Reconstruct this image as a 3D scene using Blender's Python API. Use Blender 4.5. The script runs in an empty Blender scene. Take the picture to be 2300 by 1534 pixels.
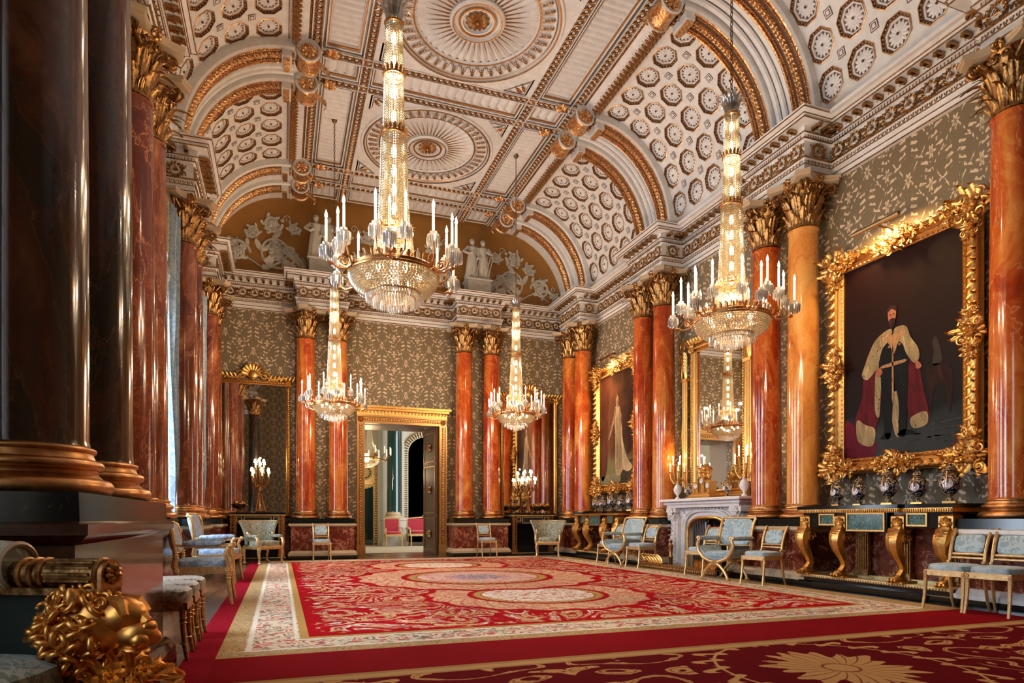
import bpy, math, random
from math import sin, cos, pi, radians, sqrt, atan2, hypot
from mathutils import Matrix, Vector
SC = bpy.context.scene
COL = SC.collection
random.seed(7)
# ---------------------------------------------------------------- camera, world, daylight, exposure
H0 = 0.97                                   # eye height
cam_d = bpy.data.cameras.new('camera')
cam = bpy.data.objects.new('camera', cam_d); COL.objects.link(cam)
cam.location = (0, 0, H0); cam.rotation_euler = (radians(90), 0, radians(-19.405))
cam_d.sensor_width = 36; cam_d.lens = 1416.86 / 2300 * 36
cam_d.shift_x = (1150 - 1128.9) / 2300; cam_d.shift_y = (1165.35 - 767) / 2300
cam_d.dof.use_dof = True; cam_d.dof.focus_distance = 11.5; cam_d.dof.aperture_fstop = 9
cam_d.clip_start = 0.05; cam_d.clip_end = 200
SC.camera = cam
SC.view_settings.view_transform = 'Standard'; SC.view_settings.look = 'None'
SC.view_settings.gamma = 1; SC.view_settings.use_curve_mapping = False
SC.view_settings.exposure = 0.0
SC.cycles.max_bounces = 7; SC.cycles.diffuse_bounces = 3; SC.cycles.glossy_bounces = 4
SC.cycles.transmission_bounces = 4; SC.cycles.transparent_max_bounces = 8
SC.cycles.sample_clamp_indirect = 6
SC.cycles.caustics_reflective = False; SC.cycles.caustics_refractive = False
W = bpy.data.worlds.new('sky'); SC.world = W; W.use_nodes = True
W.node_tree.nodes['Background'].inputs[0].default_value = (.62, .75, 1, 1)
W.node_tree.nodes['Background'].inputs[1].default_value = 1.0
XL, XR, YB, YF = -1.86, 7.85, 16.43, -4.6   # wall faces
ZC = 8.97                                    # flat ceiling
YA_, YB_, YC_, YD_ = 15.244, 11.569, 7.884, 4.194   # the column pairs
GAP = .3845
WINS = [13.4, 9.72, 6.05, .3]                # window centres in the left wall
def area(name, loc, rot, sx, sy, power, col, spread=180):
    l = bpy.data.lights.new(name, 'AREA'); l.shape = 'RECTANGLE'; l.size = sx; l.size_y = sy
    l.energy = power; l.color = col; l.spread = radians(spread)
    o = bpy.data.objects.new(name, l); o.location = loc; o.rotation_euler = rot; COL.objects.link(o); return o
for k, y in enumerate(WINS):
    area('window_daylight', (XL - .55, y, 3.1), (0, radians(-90), 0), 4.0, 1.6, (260, 330, 260, 90)[k], (.72, .85, 1))
SUN = bpy.data.lights.new('sun', 'SUN'); SUN.energy = 2.2; SUN.angle = radians(1.2); SUN.color = (.9, .95, 1)
sun = bpy.data.objects.new('sun', SUN); COL.objects.link(sun)
sun.rotation_euler = Vector((.62, -.35, -1.9)).to_track_quat('-Z', 'Y').to_euler()

def point(name, loc, power, col=(1, .62, .3), r=.06, parent=None):
    l = bpy.data.lights.new(name, 'POINT'); l.energy = power; l.color = col; l.shadow_soft_size = r
    o = bpy.data.objects.new(name, l); o.location = loc; COL.objects.link(o)
    if parent: o.parent = parent
    return o
# ---------------------------------------------------------------- node helper
class S:
    nt = None
    def __init__(s, v): s.v = v
    def _m(op, *a, clamp=False):
        n = S.nt.nodes.new('ShaderNodeMath'); n.operation = op; n.use_clamp = clamp
        for i, x in enumerate(a):
            x = x.v if isinstance(x, S) else x
            if isinstance(x, (int, float)): n.inputs[i].default_value = x
            else: S.nt.links.new(x, n.inputs[i])
        return S(n.outputs[0])
    def __add__(a, b): return S._m('ADD', a, b)
    def __radd__(a, b): return S._m('ADD', b, a)
    def __sub__(a, b): return S._m('SUBTRACT', a, b)
    def __rsub__(a, b): return S._m('SUBTRACT', b, a)
    def __mul__(a, b): return S._m('MULTIPLY', a, b)
    def __rmul__(a, b): return S._m('MULTIPLY', b, a)
    def __truediv__(a, b): return S._m('DIVIDE', a, b)
    def __neg__(a): return S._m('MULTIPLY', a, -1)
def mn(a, b): return S._m('MINIMUM', a, b)
def mx(a, b): return S._m('MAXIMUM', a, b)
def ab(a): return S._m('ABSOLUTE', a)
def sn(a): return S._m('SINE', a)
def cs(a): return S._m('COSINE', a)
def sq(a): return S._m('SQRT', a)
def pw(a, b): return S._m('POWER', a, b)
def at2(a, b): return S._m('ARCTAN2', a, b)
def fr(a): return S._m('FRACT', a)
def flr(a): return S._m('FLOOR', a)
def lt(a, b): return S._m('LESS_THAN', a, b)
def gt(a, b): return S._m('GREATER_THAN', a, b)
def ping(a, b): return S._m('PINGPONG', a, b)
def sat(a): return S._m('ADD', a, 0., clamp=True)
def below(a, e, w=.02): return sat((e - a) * (1 / w) + .5)    # 1 where a < e, soft edge
def band(a, lo, hi, w=.01): return below(a, hi, w) * below(-a, -lo, w)
def mixc(f, a, b):
    n = S.nt.nodes.new('ShaderNodeMix'); n.data_type = 'RGBA'
    for i, x in ((0, f), (6, a), (7, b)):
        x = x.v if isinstance(x, S) else x
        if isinstance(x, (int, float)): n.inputs[i].default_value = x
        elif isinstance(x, tuple): n.inputs[i].default_value = (*x[:3], 1)
        else: S.nt.links.new(x, n.inputs[i])
    return S(n.outputs[2])
def coords(kind='Object'):
    n = S.nt.nodes.new('ShaderNodeTexCoord'); return S(n.outputs[kind])
def sep(v):
    n = S.nt.nodes.new('ShaderNodeSeparateXYZ'); S.nt.links.new(v.v, n.inputs[0]); return [S(o) for o in n.outputs]
def comb(x, y, z):
    n = S.nt.nodes.new('ShaderNodeCombineXYZ')
    for i, a in enumerate((x, y, z)):
        a = a.v if isinstance(a, S) else a
        if isinstance(a, (int, float)): n.inputs[i].default_value = a
        else: S.nt.links.new(a, n.inputs[i])
    return S(n.outputs[0])
def noise(v, sc, det=3, rough=.5, dist=0, out='Fac'):
    n = S.nt.nodes.new('ShaderNodeTexNoise')
    n.inputs['Scale'].default_value = sc; n.inputs['Detail'].default_value = det
    n.inputs['Roughness'].default_value = rough; n.inputs['Distortion'].default_value = dist
    if v: S.nt.links.new(v.v, n.inputs['Vector'])
    return S(n.outputs[out])
def voro(v, sc, feat='F1', out='Distance'):
    n = S.nt.nodes.new('ShaderNodeTexVoronoi'); n.feature = feat; n.inputs['Scale'].default_value = sc
    if v: S.nt.links.new(v.v, n.inputs['Vector'])
    return S(n.outputs[out])
def ramp(f, stops):
    n = S.nt.nodes.new('ShaderNodeValToRGB'); S.nt.links.new(f.v, n.inputs[0]); e = n.color_ramp.elements
    while len(e) < len(stops): e.new(.5)
    for i, (p, c) in enumerate(stops): e[i].position = p; e[i].color = (*c, 1)
    return S(n.outputs[0])
def rnd():
    n = S.nt.nodes.new('ShaderNodeObjectInfo'); return S(n.outputs['Random'])
def material(name, col=(.8, .8, .8), rough=.5, metal=0, bump=None, coat=0, spec=None, fn=None, emit=None, sheen=0, trans=0):
    m = bpy.data.materials.new(name); m.use_nodes = True; nt = m.node_tree; S.nt = nt
    b = nt.nodes['Principled BSDF']
    b.inputs['Base Color'].default_value = (*col, 1); b.inputs['Roughness'].default_value = rough
    b.inputs['Metallic'].default_value = metal; b.inputs['Coat Weight'].default_value = coat
    b.inputs['Coat Roughness'].default_value = .06
    if spec is not None: b.inputs['Specular IOR Level'].default_value = spec
    if sheen: b.inputs['Sheen Weight'].default_value = sheen
    if trans: b.inputs['Transmission Weight'].default_value = trans
    if emit: b.inputs['Emission Color'].default_value = (*emit[0], 1); b.inputs['Emission Strength'].default_value = emit[1]
    if fn:
        r = fn()
        if not isinstance(r, dict): r = {'c': r}
        if 'c' in r: nt.links.new(r['c'].v, b.inputs['Base Color'])
        if isinstance(r.get('r'), S): nt.links.new(r['r'].v, b.inputs['Roughness'])
        if 'm' in r: nt.links.new(r['m'].v, b.inputs['Metallic'])
        if 'h' in r: bump = (r['h'], r.get('hs', .3), r.get('hd', .01))
    if bump:
        n = nt.nodes.new('ShaderNodeBump'); n.inputs['Strength'].default_value = bump[1]; n.inputs['Distance'].default_value = bump[2]
        nt.links.new(bump[0].v if isinstance(bump[0], S) else bump[0](), n.inputs['Height']); nt.links.new(n.outputs[0], b.inputs['Normal'])
    return m
# ---------------------------------------------------------------- materials
def f_gold(c, dark, sc=60):
    def f():
        v = coords(); n = noise(v, sc, 3)
        return {'c': mixc(sat(n * 1.6 - .35), dark, c), 'r': .22 + n * .3, 'h': n, 'hs': .35, 'hd': .006}
    return f
GOLD = material('gilding', metal=1, fn=f_gold((.95, .6, .2), (.55, .27, .07)))
GOLDP = material('pale_gilding', metal=.55, fn=f_gold((.95, .72, .34), (.75, .5, .2), 25))
BRONZE = material('gilt_bronze', metal=1, fn=f_gold((.72, .39, .16), (.4, .18, .06), 18))
GOLDD = material('dark_gilding', metal=1, fn=f_gold((.74, .42, .16), (.1, .04, .012), 40))
WHITE = material('painted_plaster', rough=.5, fn=lambda: mixc(sat(noise(coords(), 9, 4) * 1.6 - .3), (.74, .7, .65), (.92, .89, .85)))
CREAM = material('cream_stone', (.56, .42, .27), .3)
WMARB = material('white_marble', rough=.25, fn=lambda: mixc(sat(noise(coords(), 5, 6, .6, 2) * 2 - .8), (.86, .82, .79), (.62, .58, .57)))
BLACK = material('black_marble', rough=.12, fn=lambda: mixc(sat(noise(coords(), 14, 6, .7, 1.5) * 5 - 3), (.006, .008, .007), (.1, .12, .1)))
GMARB = material('green_marble', rough=.15, fn=lambda: ramp(noise(coords(), 22, 6, .7, 2), [(.35, (.02, .06, .055)), (.55, (.08, .17, .15)), (.62, (.3, .4, .35)), (.68, (.05, .12, .1))]))
def scag(stops, vein, vs=1.0):
    def f():
        v = coords(); x, y, z = sep(v); r = rnd()
        p = comb(x * 1.6 + r * 31, y * 1.6 + r * 17, z * .55 + r * 47)
        w = noise(p, 1.4, 5, .55, 1.2)
        w2 = noise(comb(x + r * 9, y, z * .8), 3.2, 6, .62, 2.2)
        bands = ab(fr(w * 4.5 + w2 * .7) - .5) * 2
        c = ramp(sat(w * 1.5 - .28 + (w2 - .5) * .6 + (r - .5) * .4 + .05), stops)
        line = below(bands, .06, .06) * sat(w2 * 3 - .7)
        line2 = below(ab(fr(w2 * 6 + w * 2) - .5), .04, .035) * .6 * sat(w * 4 - 1.6)
        return {'c': mixc(sat(line * .75 + line2) * vs, c, vein), 'r': .1 + w2 * .08}
    return f
SCAG = material('amber_scagliola', coat=.5, fn=scag([(.1, (.16, .014, .003)), (.36, (.34, .035, .005)), (.58, (.5, .09, .012)), (.78, (.62, .19, .03)), (.95, (.7, .3, .07))], (.74, .34, .1), .8))
SCAGR = material('shaded_red_scagliola', coat=.5, fn=scag([(.1, (.05, .01, .006)), (.34, (.11, .02, .009)), (.6, (.2, .045, .015)), (.8, (.33, .1, .035)), (.95, (.5, .22, .09))], (.5, .2, .1)))  # darker copy of the scagliola; the left side's shade is in its colour
SCAGP = material('honey_scagliola', coat=.5, fn=scag([(.1, (.4, .09, .012)), (.34, (.6, .21, .035)), (.55, (.7, .31, .07)), (.8, (.76, .42, .13)), (.95, (.82, .52, .22))], (.5, .14, .03)))
ARCHG = material('arch_gilding', rough=.3, metal=.9, fn=lambda: {'c': mixc(sat(noise(coords(), 26, 2) * 3 - .9), (.5, .22, .08), (.98, .62, .3)), 'h': noise(coords(), 26, 2), 'hs': .7, 'hd': .02})
SCAGD = material('shaded_scagliola', coat=.5, fn=scag([(.1, (.012, .014, .01)), (.45, (.03, .018, .01)), (.7, (.1, .025, .01)), (.9, (.2, .07, .03))], (.22, .1, .05), .5))  # same stone darkened in colour, standing in for the unlit foreground
RMARB = material('red_marble', rough=.16, fn=lambda: ramp(noise(coords(), 3.2, 7, .62, 3), [(.3, (.07, .012, .007)), (.45, (.17, .03, .015)), (.53, (.22, .05, .025)), (.565, (.62, .3, .19)), (.6, (.15, .026, .013)), (.8, (.27, .08, .04))]))
def spirals(u, v, k=1.0):
    pass
def f_damask(base, motif, su=.62, sv=.84):
    def f():
        x, y, z = sep(coords())
        wob = noise(coords(), 30, 2) * .04
        u = (x + y) / su; v = z / sv
        v2 = v + flr(u) * .5
        a = ab(fr(u) - .5); b = fr(v2) - .5                     # mirrored cell
        # ogee lattice of leaves
        og = ab(a - (.25 + .16 * cs(b * 2 * pi)))
        lf = og + wob + .05 * sn(b * 44) + .03 * sn(a * 60)
        m1 = below(lf, .065, .02)
        # sprig in the cell centre and between cells: short leafy strokes
        dx = a; dy = b
        rr = sq(dx * dx * 2.4 + dy * dy); an = at2(dx, dy)
        m2 = band(rr + wob * 2 - .07 * ab(sn(an * 3.5)), .03, .1, .015) * gt(ab(sn(an * 3.5 + rr * 9)), .25)
        dx3 = .5 - a; dy3 = ab(b) - .25
        r3 = sq(dx3 * dx3 * 1.5 + dy3 * dy3 * 2); a3 = at2(dx3, dy3)
        m3 = band(r3 + wob - .05 * sn(a3 * 5), .02, .12, .015) * gt(ab(sn(a3 * 4 + r3 * 22)), .3)
        d1 = ab(a * 1.1 + b - .02); d2 = ab(a * 1.1 - b - .02)
        m4 = below(mn(d1, d2) + wob * 1.5, .05, .02) * gt(sn((a - b * .3) * 58 + wob * 60), .1) * gt(rr, .14)
        m5 = below(ab(a - .11 - .03 * sn(b * 26)) + wob, .018, .01) * gt(sn(b * 44), 0)
        m = sat(m1 * below(fr(b * 9 + a * 3), .5, .1) + m2 + m3 + m4 + m5)
        m = m * sat(noise(coords(), 16, 2) * 6 - 1.6)
        return {'c': mixc(m, base, motif), 'r': .62 - m * .22, 'h': m, 'hs': .3, 'hd': .004}
    return f
DAMASK = material('damask_wall_silk', rough=.6, sheen=.1, fn=f_damask((.19, .137, .072), (.72, .55, .36)))
def f_fabric(a, b, s=1.):
    def f():
        x, y, z = sep(coords()); v = coords()
        n = noise(v, 14 * s, 2, .5, 1.5); m = band(n, .47, .56, .02) + below(ab(fr(noise(v, 7 * s, 2, .5, 1) * 3) - .5), .07, .04)
        return {'c': mixc(sat(m), a, b), 'r': .5 - sat(m) * .1}
    return f
BLUE = material('blue_damask', rough=.5, sheen=.3, fn=f_fabric((.26, .37, .41), (.44, .55, .58), .6))
BLUEB = material('bright_blue_damask', rough=.5, sheen=.3, fn=f_fabric((.24, .38, .58), (.5, .65, .82), .6))
TAUPE = material('taupe_damask', rough=.55, sheen=.3, fn=f_fabric((.13, .1, .07), (.36, .31, .24)))
SAGE = material('sage_damask', rough=.55, sheen=.2, fn=f_fabric((.2, .22, .16), (.45, .46, .36)))
CURT = material('blue_curtain_silk', rough=.5, sheen=.3, fn=f_fabric((.28, .4, .5), (.45, .56, .64), .5))
SWAG = material('olive_swag_silk', rough=.55, sheen=.3, fn=f_fabric((.25, .22, .16), (.42, .38, .3), .5))
REDF = material('crimson_fabric', (.42, .012, .035), .6, sheen=.4)
CANDLE = material('candle_wax', (.95, .9, .8), .4, emit=((1, .8, .5), .9))
FLAME = material('flame', (1, .7, .3), .5, emit=((1, .72, .36), 45))
BULB = material('lit_bulb', (1, .8, .5), .5, emit=((1, .74, .4), 30))
SHADE = material('lit_shade', (1, .9, .7), .6, emit=((1, .82, .5), 4.5))
for _m in (CANDLE, FLAME, BULB, SHADE): _m.cycles.emission_sampling = 'NONE'
def f_glass():
    nt = S.nt
    return S(nt.nodes.new('ShaderNodeRGB').outputs[0])
def crystal(name, tint, tr):
    m = bpy.data.materials.new(name); m.use_nodes = True; nt = m.node_tree; nt.nodes.clear()
    o = nt.nodes.new('ShaderNodeOutputMaterial'); t = nt.nodes.new('ShaderNodeBsdfTranslucent'); g = nt.nodes.new('ShaderNodeBsdfGlossy')
    t2 = nt.nodes.new('ShaderNodeBsdfTransparent'); t2.inputs[0].default_value = (1, .97, .93, 1)
    t.inputs[0].default_value = (*tint, 1); g.inputs[0].default_value = (1, .97, .92, 1); g.inputs['Roughness'].default_value = .08
    a = nt.nodes.new('ShaderNodeMixShader'); a.inputs[0].default_value = .45
    b = nt.nodes.new('ShaderNodeMixShader'); b.inputs[0].default_value = tr
    nt.links.new(t.outputs[0], a.inputs[1]); nt.links.new(g.outputs[0], a.inputs[2])
    nt.links.new(a.outputs[0], b.inputs[1]); nt.links.new(t2.outputs[0], b.inputs[2]); nt.links.new(b.outputs[0], o.inputs[0])
    return m
BEAD = crystal('cut_glass_beads', (1, .9, .7), .06)
PRISM = crystal('cut_glass_prisms', (.95, .93, .9), .2)
MIRROR = material('mirror_glass', (.82, .8, .76), .015, metal=1)
BRASSD = material('dark_brass', (.25, .17, .08), .35, metal=1)
STEEL = material('polished_steel', (.6, .62, .65), .2, metal=1)
SOOT = material('dark_interior', (.01, .01, .01), .8)
PORC = material('cobalt_porcelain', rough=.08, coat=.5, fn=lambda: (lambda z, n: mixc(sat(band(n, .5, .56, .02)), mixc(sat(n * 3 - 1.9), (.008, .012, .05), (.7, .45, .3)), (.85, .6, .25)))(0, noise(coords(), 28, 3)))
PORCW = material('painted_porcelain', rough=.1, coat=.4, fn=lambda: ramp(noise(coords(), 40, 3), [(.3, (.85, .8, .78)), (.5, (.8, .6, .55)), (.58, (.35, .22, .25)), (.65, (.85, .82, .8))]))
def f_parquet():
    x, y, z = sep(coords()); i = flr(x / .09 + y * 0); j = flr(y / .6 + fr(i * .37) * 3)
    n = fr(sn(i * 12.9 + j * 78.2) * 437.5)
    e = below(fr(x / .09), .05, .03)
    g = noise(comb(x * 20, y * 2, 0), 4, 3)
    return {'c': mixc(e, mixc(sat(n * .6 + g * .5), (.07, .03, .012), (.2, .1, .045)), (.015, .008, .004)), 'r': .16 + g * .12}
PARQ = material('parquet', fn=f_parquet)
def f_carpet():
    v = coords(); x, y, z = sep(v)
    CR, DK, CM, PK, GD, WH, BL = (.41, .005, .01), (.14, .005, .008), (.72, .5, .28), (.62, .22, .15), (.5, .29, .09), (.82, .74, .6), (.14, .19, .34)
    n1 = noise(v, 2.1, 2, .5); n2 = noise(v, 7, 2)
    mxx = ab(x - 3.08); myy = ab(y - 10.0)
    pv = comb(mxx + n2 * .05, myy + n1 * .08, 0)
    a = noise(pv, 1.15, 1, .4, 1.1); b = noise(pv, 4.2, 2, .5, 1.0); c_ = noise(pv, 3, 1, .5, .6)
    sc_ = ab(fr(a * 9) - .5)
    scr = below(sc_ + (b - .5) * .6, .2, .04)                 # broad scrolls with leafy edges
    vein = below(sc_, .03, .02)
    lf = below(ab(fr(b * 6) - .5), .15, .04) * below(sc_ + (c_ - .5) * 1.2, .36, .04)
    leaf = sat(scr + lf)
    tone = mixc(sat(c_ * 7 - 3), CM, PK); tone = mixc(below(ab(c_ - .62), .03, .02), tone, WH); tone = mixc(below(ab(c_ - .42), .02, .02), tone, GD)
    tone = mixc(vein + below(ab(fr(b * 10) - .5), .06, .05) * .6, tone, (.36, .06, .04)); tone = mixc(below(ab(b - .66), .02, .01) * .8, tone, BL)
    d0 = mn(mn(x + .42, 6.72 - x), mn(y - 4.7, 15.2 - y))
    field = mixc(leaf * below(-d0 + (b - .5) * .5, -.77, .04), CR, tone)
    def med(col, cx, cy, R, inner, blue=0):
        dx = x - cx; dy = y - cy; r = sq(dx * dx + dy * dy) * (1 / R); an = at2(dx, dy)
        w = r + .025 * sn(an * 16) + (n2 - .5) * .06
        wreath = mixc(sat(below(ab(fr(b * 7 + an * 1.3) - .5), .17, .06) + below(ab(fr(an * 5 + r * 7) - .5), .1, .1)), CM, PK)
        wreath = mixc(below(ab(fr(b * 5) - .5), .06, .04), wreath, (.6, .08, .05))
        col = mixc(below(w, 1.08, .01), col, CR)
        col = mixc(below(w, 1.0, .02), col, wreath)
        col = mixc(below(r, .66, .01), col, CR)
        col = mixc(band(r + .012 * sn(an * 60), .53, .6, .01), col, GD)
        col = mixc(below(r, .52, .01), col, mixc(below(ab(fr(b * 6) - .5), .14, .05), inner, PK))
        if blue: col = mixc(below(r + (n2 - .5) * .3, .22, .08) * below(ab(fr(b * 9) - .5), .25, .1), col, BL)
        return col
    field = med(field, 3.08, 7.4, 1.36, WH); field = med(field, 3.08, 12.75, 1.36, WH); field = med(field, 3.08, 10.0, 1.9, (.78, .5, .4), 1)
    d = mn(mn(x + .42, 6.72 - x), mn(y - 4.7, 15.2 - y))
    fl = noise(v, 6, 3, .5, 1.0)
    flor = mixc(below(ab(fr(fl * 6) - .5), .2, .05), (.78, .66, .47), mixc(sat(n2 * 6 - 2.6), (.6, .14, .12), (.2, .2, .16)))
    beig = mixc(below(ab(fr(noise(v, 16, 2, .5, 1) * 5) - .5), .16, .08), (.55, .38, .19), (.33, .18, .07))
    bord = mixc(below(d, .17, .01), flor, beig)
    bord = mixc(band(d, .18, .22, .01) + band(d, .53, .56, .01), bord, WH)
    bord = mixc(gt(d, .57), bord, GD); bord = mixc(below(d, .02, .01), bord, (.5, .3, .12))
    comp = mixc(gt(d, .64), bord, field)
    # near compartment
    u = ping(x - 3.4 + 40.8, 1.7); dy = y - 3.1
    an = at2(u, dy); r = sq(u * u + dy * dy)
    fan = .42 + .06 * sn(an * 18) + .05 * sn(an * 7) + (n2 - .5) * .12
    flower = below(r - fan, .0, .01); fl2 = below(ab(fr(an * 4 + r * 3) - .5), .07, .05)
    TG, TB = (.62, .32, .12), (.26, .07, .025)
    ncol = mixc(flower, DK, mixc(fl2 * gt(r, .12), TG, TB)); ncol = mixc(band(r, .1, .12, .01), ncol, TB)
    wr = r + .07 * sn(an * 22) ; ncol = mixc(band(wr, .78, .86, .015) * gt(ab(sn(an * 11)), .35), ncol, TG)
    ncol = mixc(band(r, .765, .785, .006), ncol, TG)
    s = noise(comb(u, y * 1.2, 0), 1.3, 1, .4, 1.3); s2 = noise(v, 8, 2); scr2 = below(ab(fr(s * 6) - .5) + (s2 - .5) * .45, .13, .03) * gt(r, .98)
    ncol = mixc(scr2, ncol, mixc(below(ab(fr(s * 6) - .5), .025, .02) + below(ab(fr(s2 * 7) - .5), .06, .04) * .7, TG, TB))
    near = mixc(gt(y, 3.83), ncol, (.4, .22, .08)); near = mixc(band(y + (n2 - .5) * .03, 3.86, 3.94, .01) , near, (.56, .32, .13))
    near = mixc(gt(y, 3.99), near, (.26, .006, .011))
    col = mixc(gt(y, 4.7), near, comp)
    col = mixc(lt(x, -.42), col, (.3, .008, .02))
    return {'c': col, 'r': .9, 'h': noise(v, 90, 2), 'hs': .25, 'hd': .006}
CARPET = material('woven_carpet', rough=.95, spec=.03, fn=f_carpet)
# ---------------------------------------------------------------- mesh builder
class MB:
    def __init__(s): s.v = []; s.f = []; s.m = []
    def add(s, vs, fs, M=None, mi=0, fn=None):
        o = len(s.v)
        if M is not None: vs = [M @ Vector(p) for p in vs]
        if fn is not None: vs = [fn(p) for p in vs]
        s.v.extend(tuple(p) for p in vs); s.f.extend(tuple(i + o for i in f) for f in fs)
        s.m.extend([mi] * len(fs)); return s
    def put(s, t, M=None, fn=None, mi=None):
        o = len(s.v); vs = t.v
        if M is not None: vs = [M @ Vector(p) for p in vs]
        if fn is not None: vs = [fn(p) for p in vs]
        s.v.extend(tuple(p) for p in vs); s.f.extend(tuple(i + o for i in f) for f in t.f)
        s.m.extend(t.m if mi is None else [mi] * len(t.m)); return s
    def box(s, x0, x1, y0, y1, z0, z1, mi=0, M=None):
        vs = [(x, y, z) for x in (x0, x1) for y in (y0, y1) for z in (z0, z1)]
        return s.add(vs, [(0, 1, 3, 2), (4, 6, 7, 5), (0, 4, 5, 1), (2, 3, 7, 6), (0, 2, 6, 4), (1, 5, 7, 3)], M, mi)
    def cbox(s, c, d, mi=0, M=None, taper=1, bev=0):
        x, y, z = c; a, b, h = d[0] / 2, d[1] / 2, d[2] / 2
        if bev:
            prof = [(1, -h), (1, -h)]
            vs = []; e = bev
            rings = [(-h, -e), (-h + e, 0), (h - e, 0), (h, -e)]
            for zz, k in rings:
                t = 1 if zz < 0 else taper
                vs += [(x + (a + k) * t * sx, y + (b + k) * t * sy, z + zz) for sx, sy in ((-1, -1), (1, -1), (1, 1), (-1, 1))]
            fs = [(3, 2, 1, 0), (12, 13, 14, 15)] + [(r * 4 + i, r * 4 + (i + 1) % 4, r * 4 + 4 + (i + 1) % 4, r * 4 + 4 + i) for r in range(3) for i in range(4)]
            return s.add(vs, fs, M, mi)
        vs = [(x + a * t * sx, y + b * t * sy, z + zz) for zz, t in ((-h, 1), (h, taper)) for sx, sy in ((-1, -1), (1, -1), (1, 1), (-1, 1))]
        return s.add(vs, [(3, 2, 1, 0), (4, 5, 6, 7)] + [(i, (i + 1) % 4, 4 + (i + 1) % 4, 4 + i) for i in range(4)], M, mi)
    def lathe(s, prof, n=24, c=(0, 0, 0), mi=0, M=None, a0=0, a1=2 * pi, flute=0, fa=.1, cap=True):
        full = abs(a1 - a0 - 2 * pi) < 1e-6; k = n if full else n + 1; vs = []
        for i in range(k):
            t = a0 + (a1 - a0) * i / n; m = 1 - (fa * (i % 2) if flute else 0)
            for r, z in prof: vs.append((c[0] + r * m * cos(t), c[1] + r * m * sin(t), c[2] + z))
        L = len(prof); fs = []
        for i in range(n):
            j = (i + 1) % k
            for q in range(L - 1): fs.append((i * L + q, j * L + q, j * L + q + 1, i * L + q + 1))
        if full and cap:
            if prof[0][0] > 1e-5: fs.append(tuple(i * L for i in range(k))[::-1])
            if prof[-1][0] > 1e-5: fs.append(tuple(i * L + L - 1 for i in range(k)))
        return s.add(vs, fs, M, mi)
    def tube(s, pts, r, n=8, mi=0, M=None, closed=False, sx=1, up=None):
        P = [Vector(p) for p in pts]; L = len(P); rr = r if isinstance(r, (list, tuple)) else [r] * L
        vs = []; prev = None
        for i, p in enumerate(P):
            t = (P[(i + 1) % L] - P[i - 1]) if closed else (P[min(i + 1, L - 1)] - P[max(i - 1, 0)])
            t = t.normalized() if t.length > 1e-9 else Vector((0, 0, 1))
            if prev is None:
                a = Vector(up) if up else (Vector((0, 0, 1)) if abs(t.z) < .9 else Vector((1, 0, 0)))
            else: a = prev
            b = t.cross(a);
            if b.length < 1e-6: b = t.cross(Vector((.3, 1, .2)))
            b.normalize(); a = b.cross(t).normalized(); prev = a
            for k in range(n):
                q = 2 * pi * k / n; vs.append(p + a * (cos(q) * rr[i]) + b * (sin(q) * rr[i] * sx))
        fs = []
        for i in range(L if closed else L - 1):
            j = (i + 1) % L
            for k in range(n): fs.append((i * n + k, i * n + (k + 1) % n, j * n + (k + 1) % n, j * n + k))
        if not closed: fs += [tuple(range(n))[::-1], tuple((L - 1) * n + k for k in range(n))]
        return s.add(vs, fs, M, mi)
    def ell(s, c, d, n=12, m=8, mi=0, M=None, e=1.0):
        """superellipsoid; e<1 gives a boxier cushion"""
        vs = []; g = lambda v: (abs(v) ** e) * (1 if v >= 0 else -1)
        for j in range(m + 1):
            ph = -pi / 2 + pi * j / m
            for i in range(n):
                t = 2 * pi * i / n
                vs.append((c[0] + d[0] * g(cos(ph)) * g(cos(t)), c[1] + d[1] * g(cos(ph)) * g(sin(t)), c[2] + d[2] * g(sin(ph))))
        fs = [(j * n + i, j * n + (i + 1) % n, (j + 1) * n + (i + 1) % n, (j + 1) * n + i) for j in range(m) for i in range(n)]
        return s.add(vs, fs, M, mi)
    def prism(s, poly, z0, z1, mi=0, M=None):
        n = len(poly); vs = [(p[0], p[1], z0) for p in poly] + [(p[0], p[1], z1) for p in poly]
        return s.add(vs, [tuple(range(n))[::-1], tuple(range(n, 2 * n))] + [(i, (i + 1) % n, n + (i + 1) % n, n + i) for i in range(n)], M, mi)
    def mesh(s, name, mats, ang=40):
        me = bpy.data.meshes.new(name); me.from_pydata(s.v, [], s.f)
        for m in mats: me.materials.append(m)
        if len(mats) > 1: me.polygons.foreach_set('material_index', s.m)
        me.polygons.foreach_set('use_smooth', [True] * len(s.f))
        me.set_sharp_from_angle(angle=radians(ang)); me.update(); return me
    def build(s, name, mats, parent=None, ang=40, loc=None, rz=0, kind=None):
        if not isinstance(mats, (list, tuple)): mats = [mats]
        o = bpy.data.objects.new(name, s.mesh(name, mats, ang)); COL.objects.link(o)
        if parent: o.parent = parent
        if loc: o.location = loc
        if rz: o.rotation_euler.z = rz
        if kind: o['kind'] = kind
        return o
def thing(name, label, cat, loc=(0, 0, 0), rz=0, group=None):
    o = bpy.data.objects.new(name, None); COL.objects.link(o); o.location = loc; o.rotation_euler.z = rz
    o.empty_display_size = .1
    return tag(o, label, cat, group)
def tag(o, label, cat, group=None):
    o['label'] = label; o['category'] = cat
    if group: o['group'] = group
    return o
def dup(root, label, loc, rz=0, scale=None):
    r = root.copy(); COL.objects.link(r); r.location = loc; r.rotation_euler.z = rz; r['label'] = label
    if scale: r.scale = (scale,) * 3 if not isinstance(scale, tuple) else scale
    for ch in KIDS(root):
        c = ch.copy(); COL.objects.link(c); c.parent = r
        for g in KIDS(ch):
            d = g.copy(); COL.objects.link(d); d.parent = c
    return r
def KIDS(o): return list(o.children)
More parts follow.
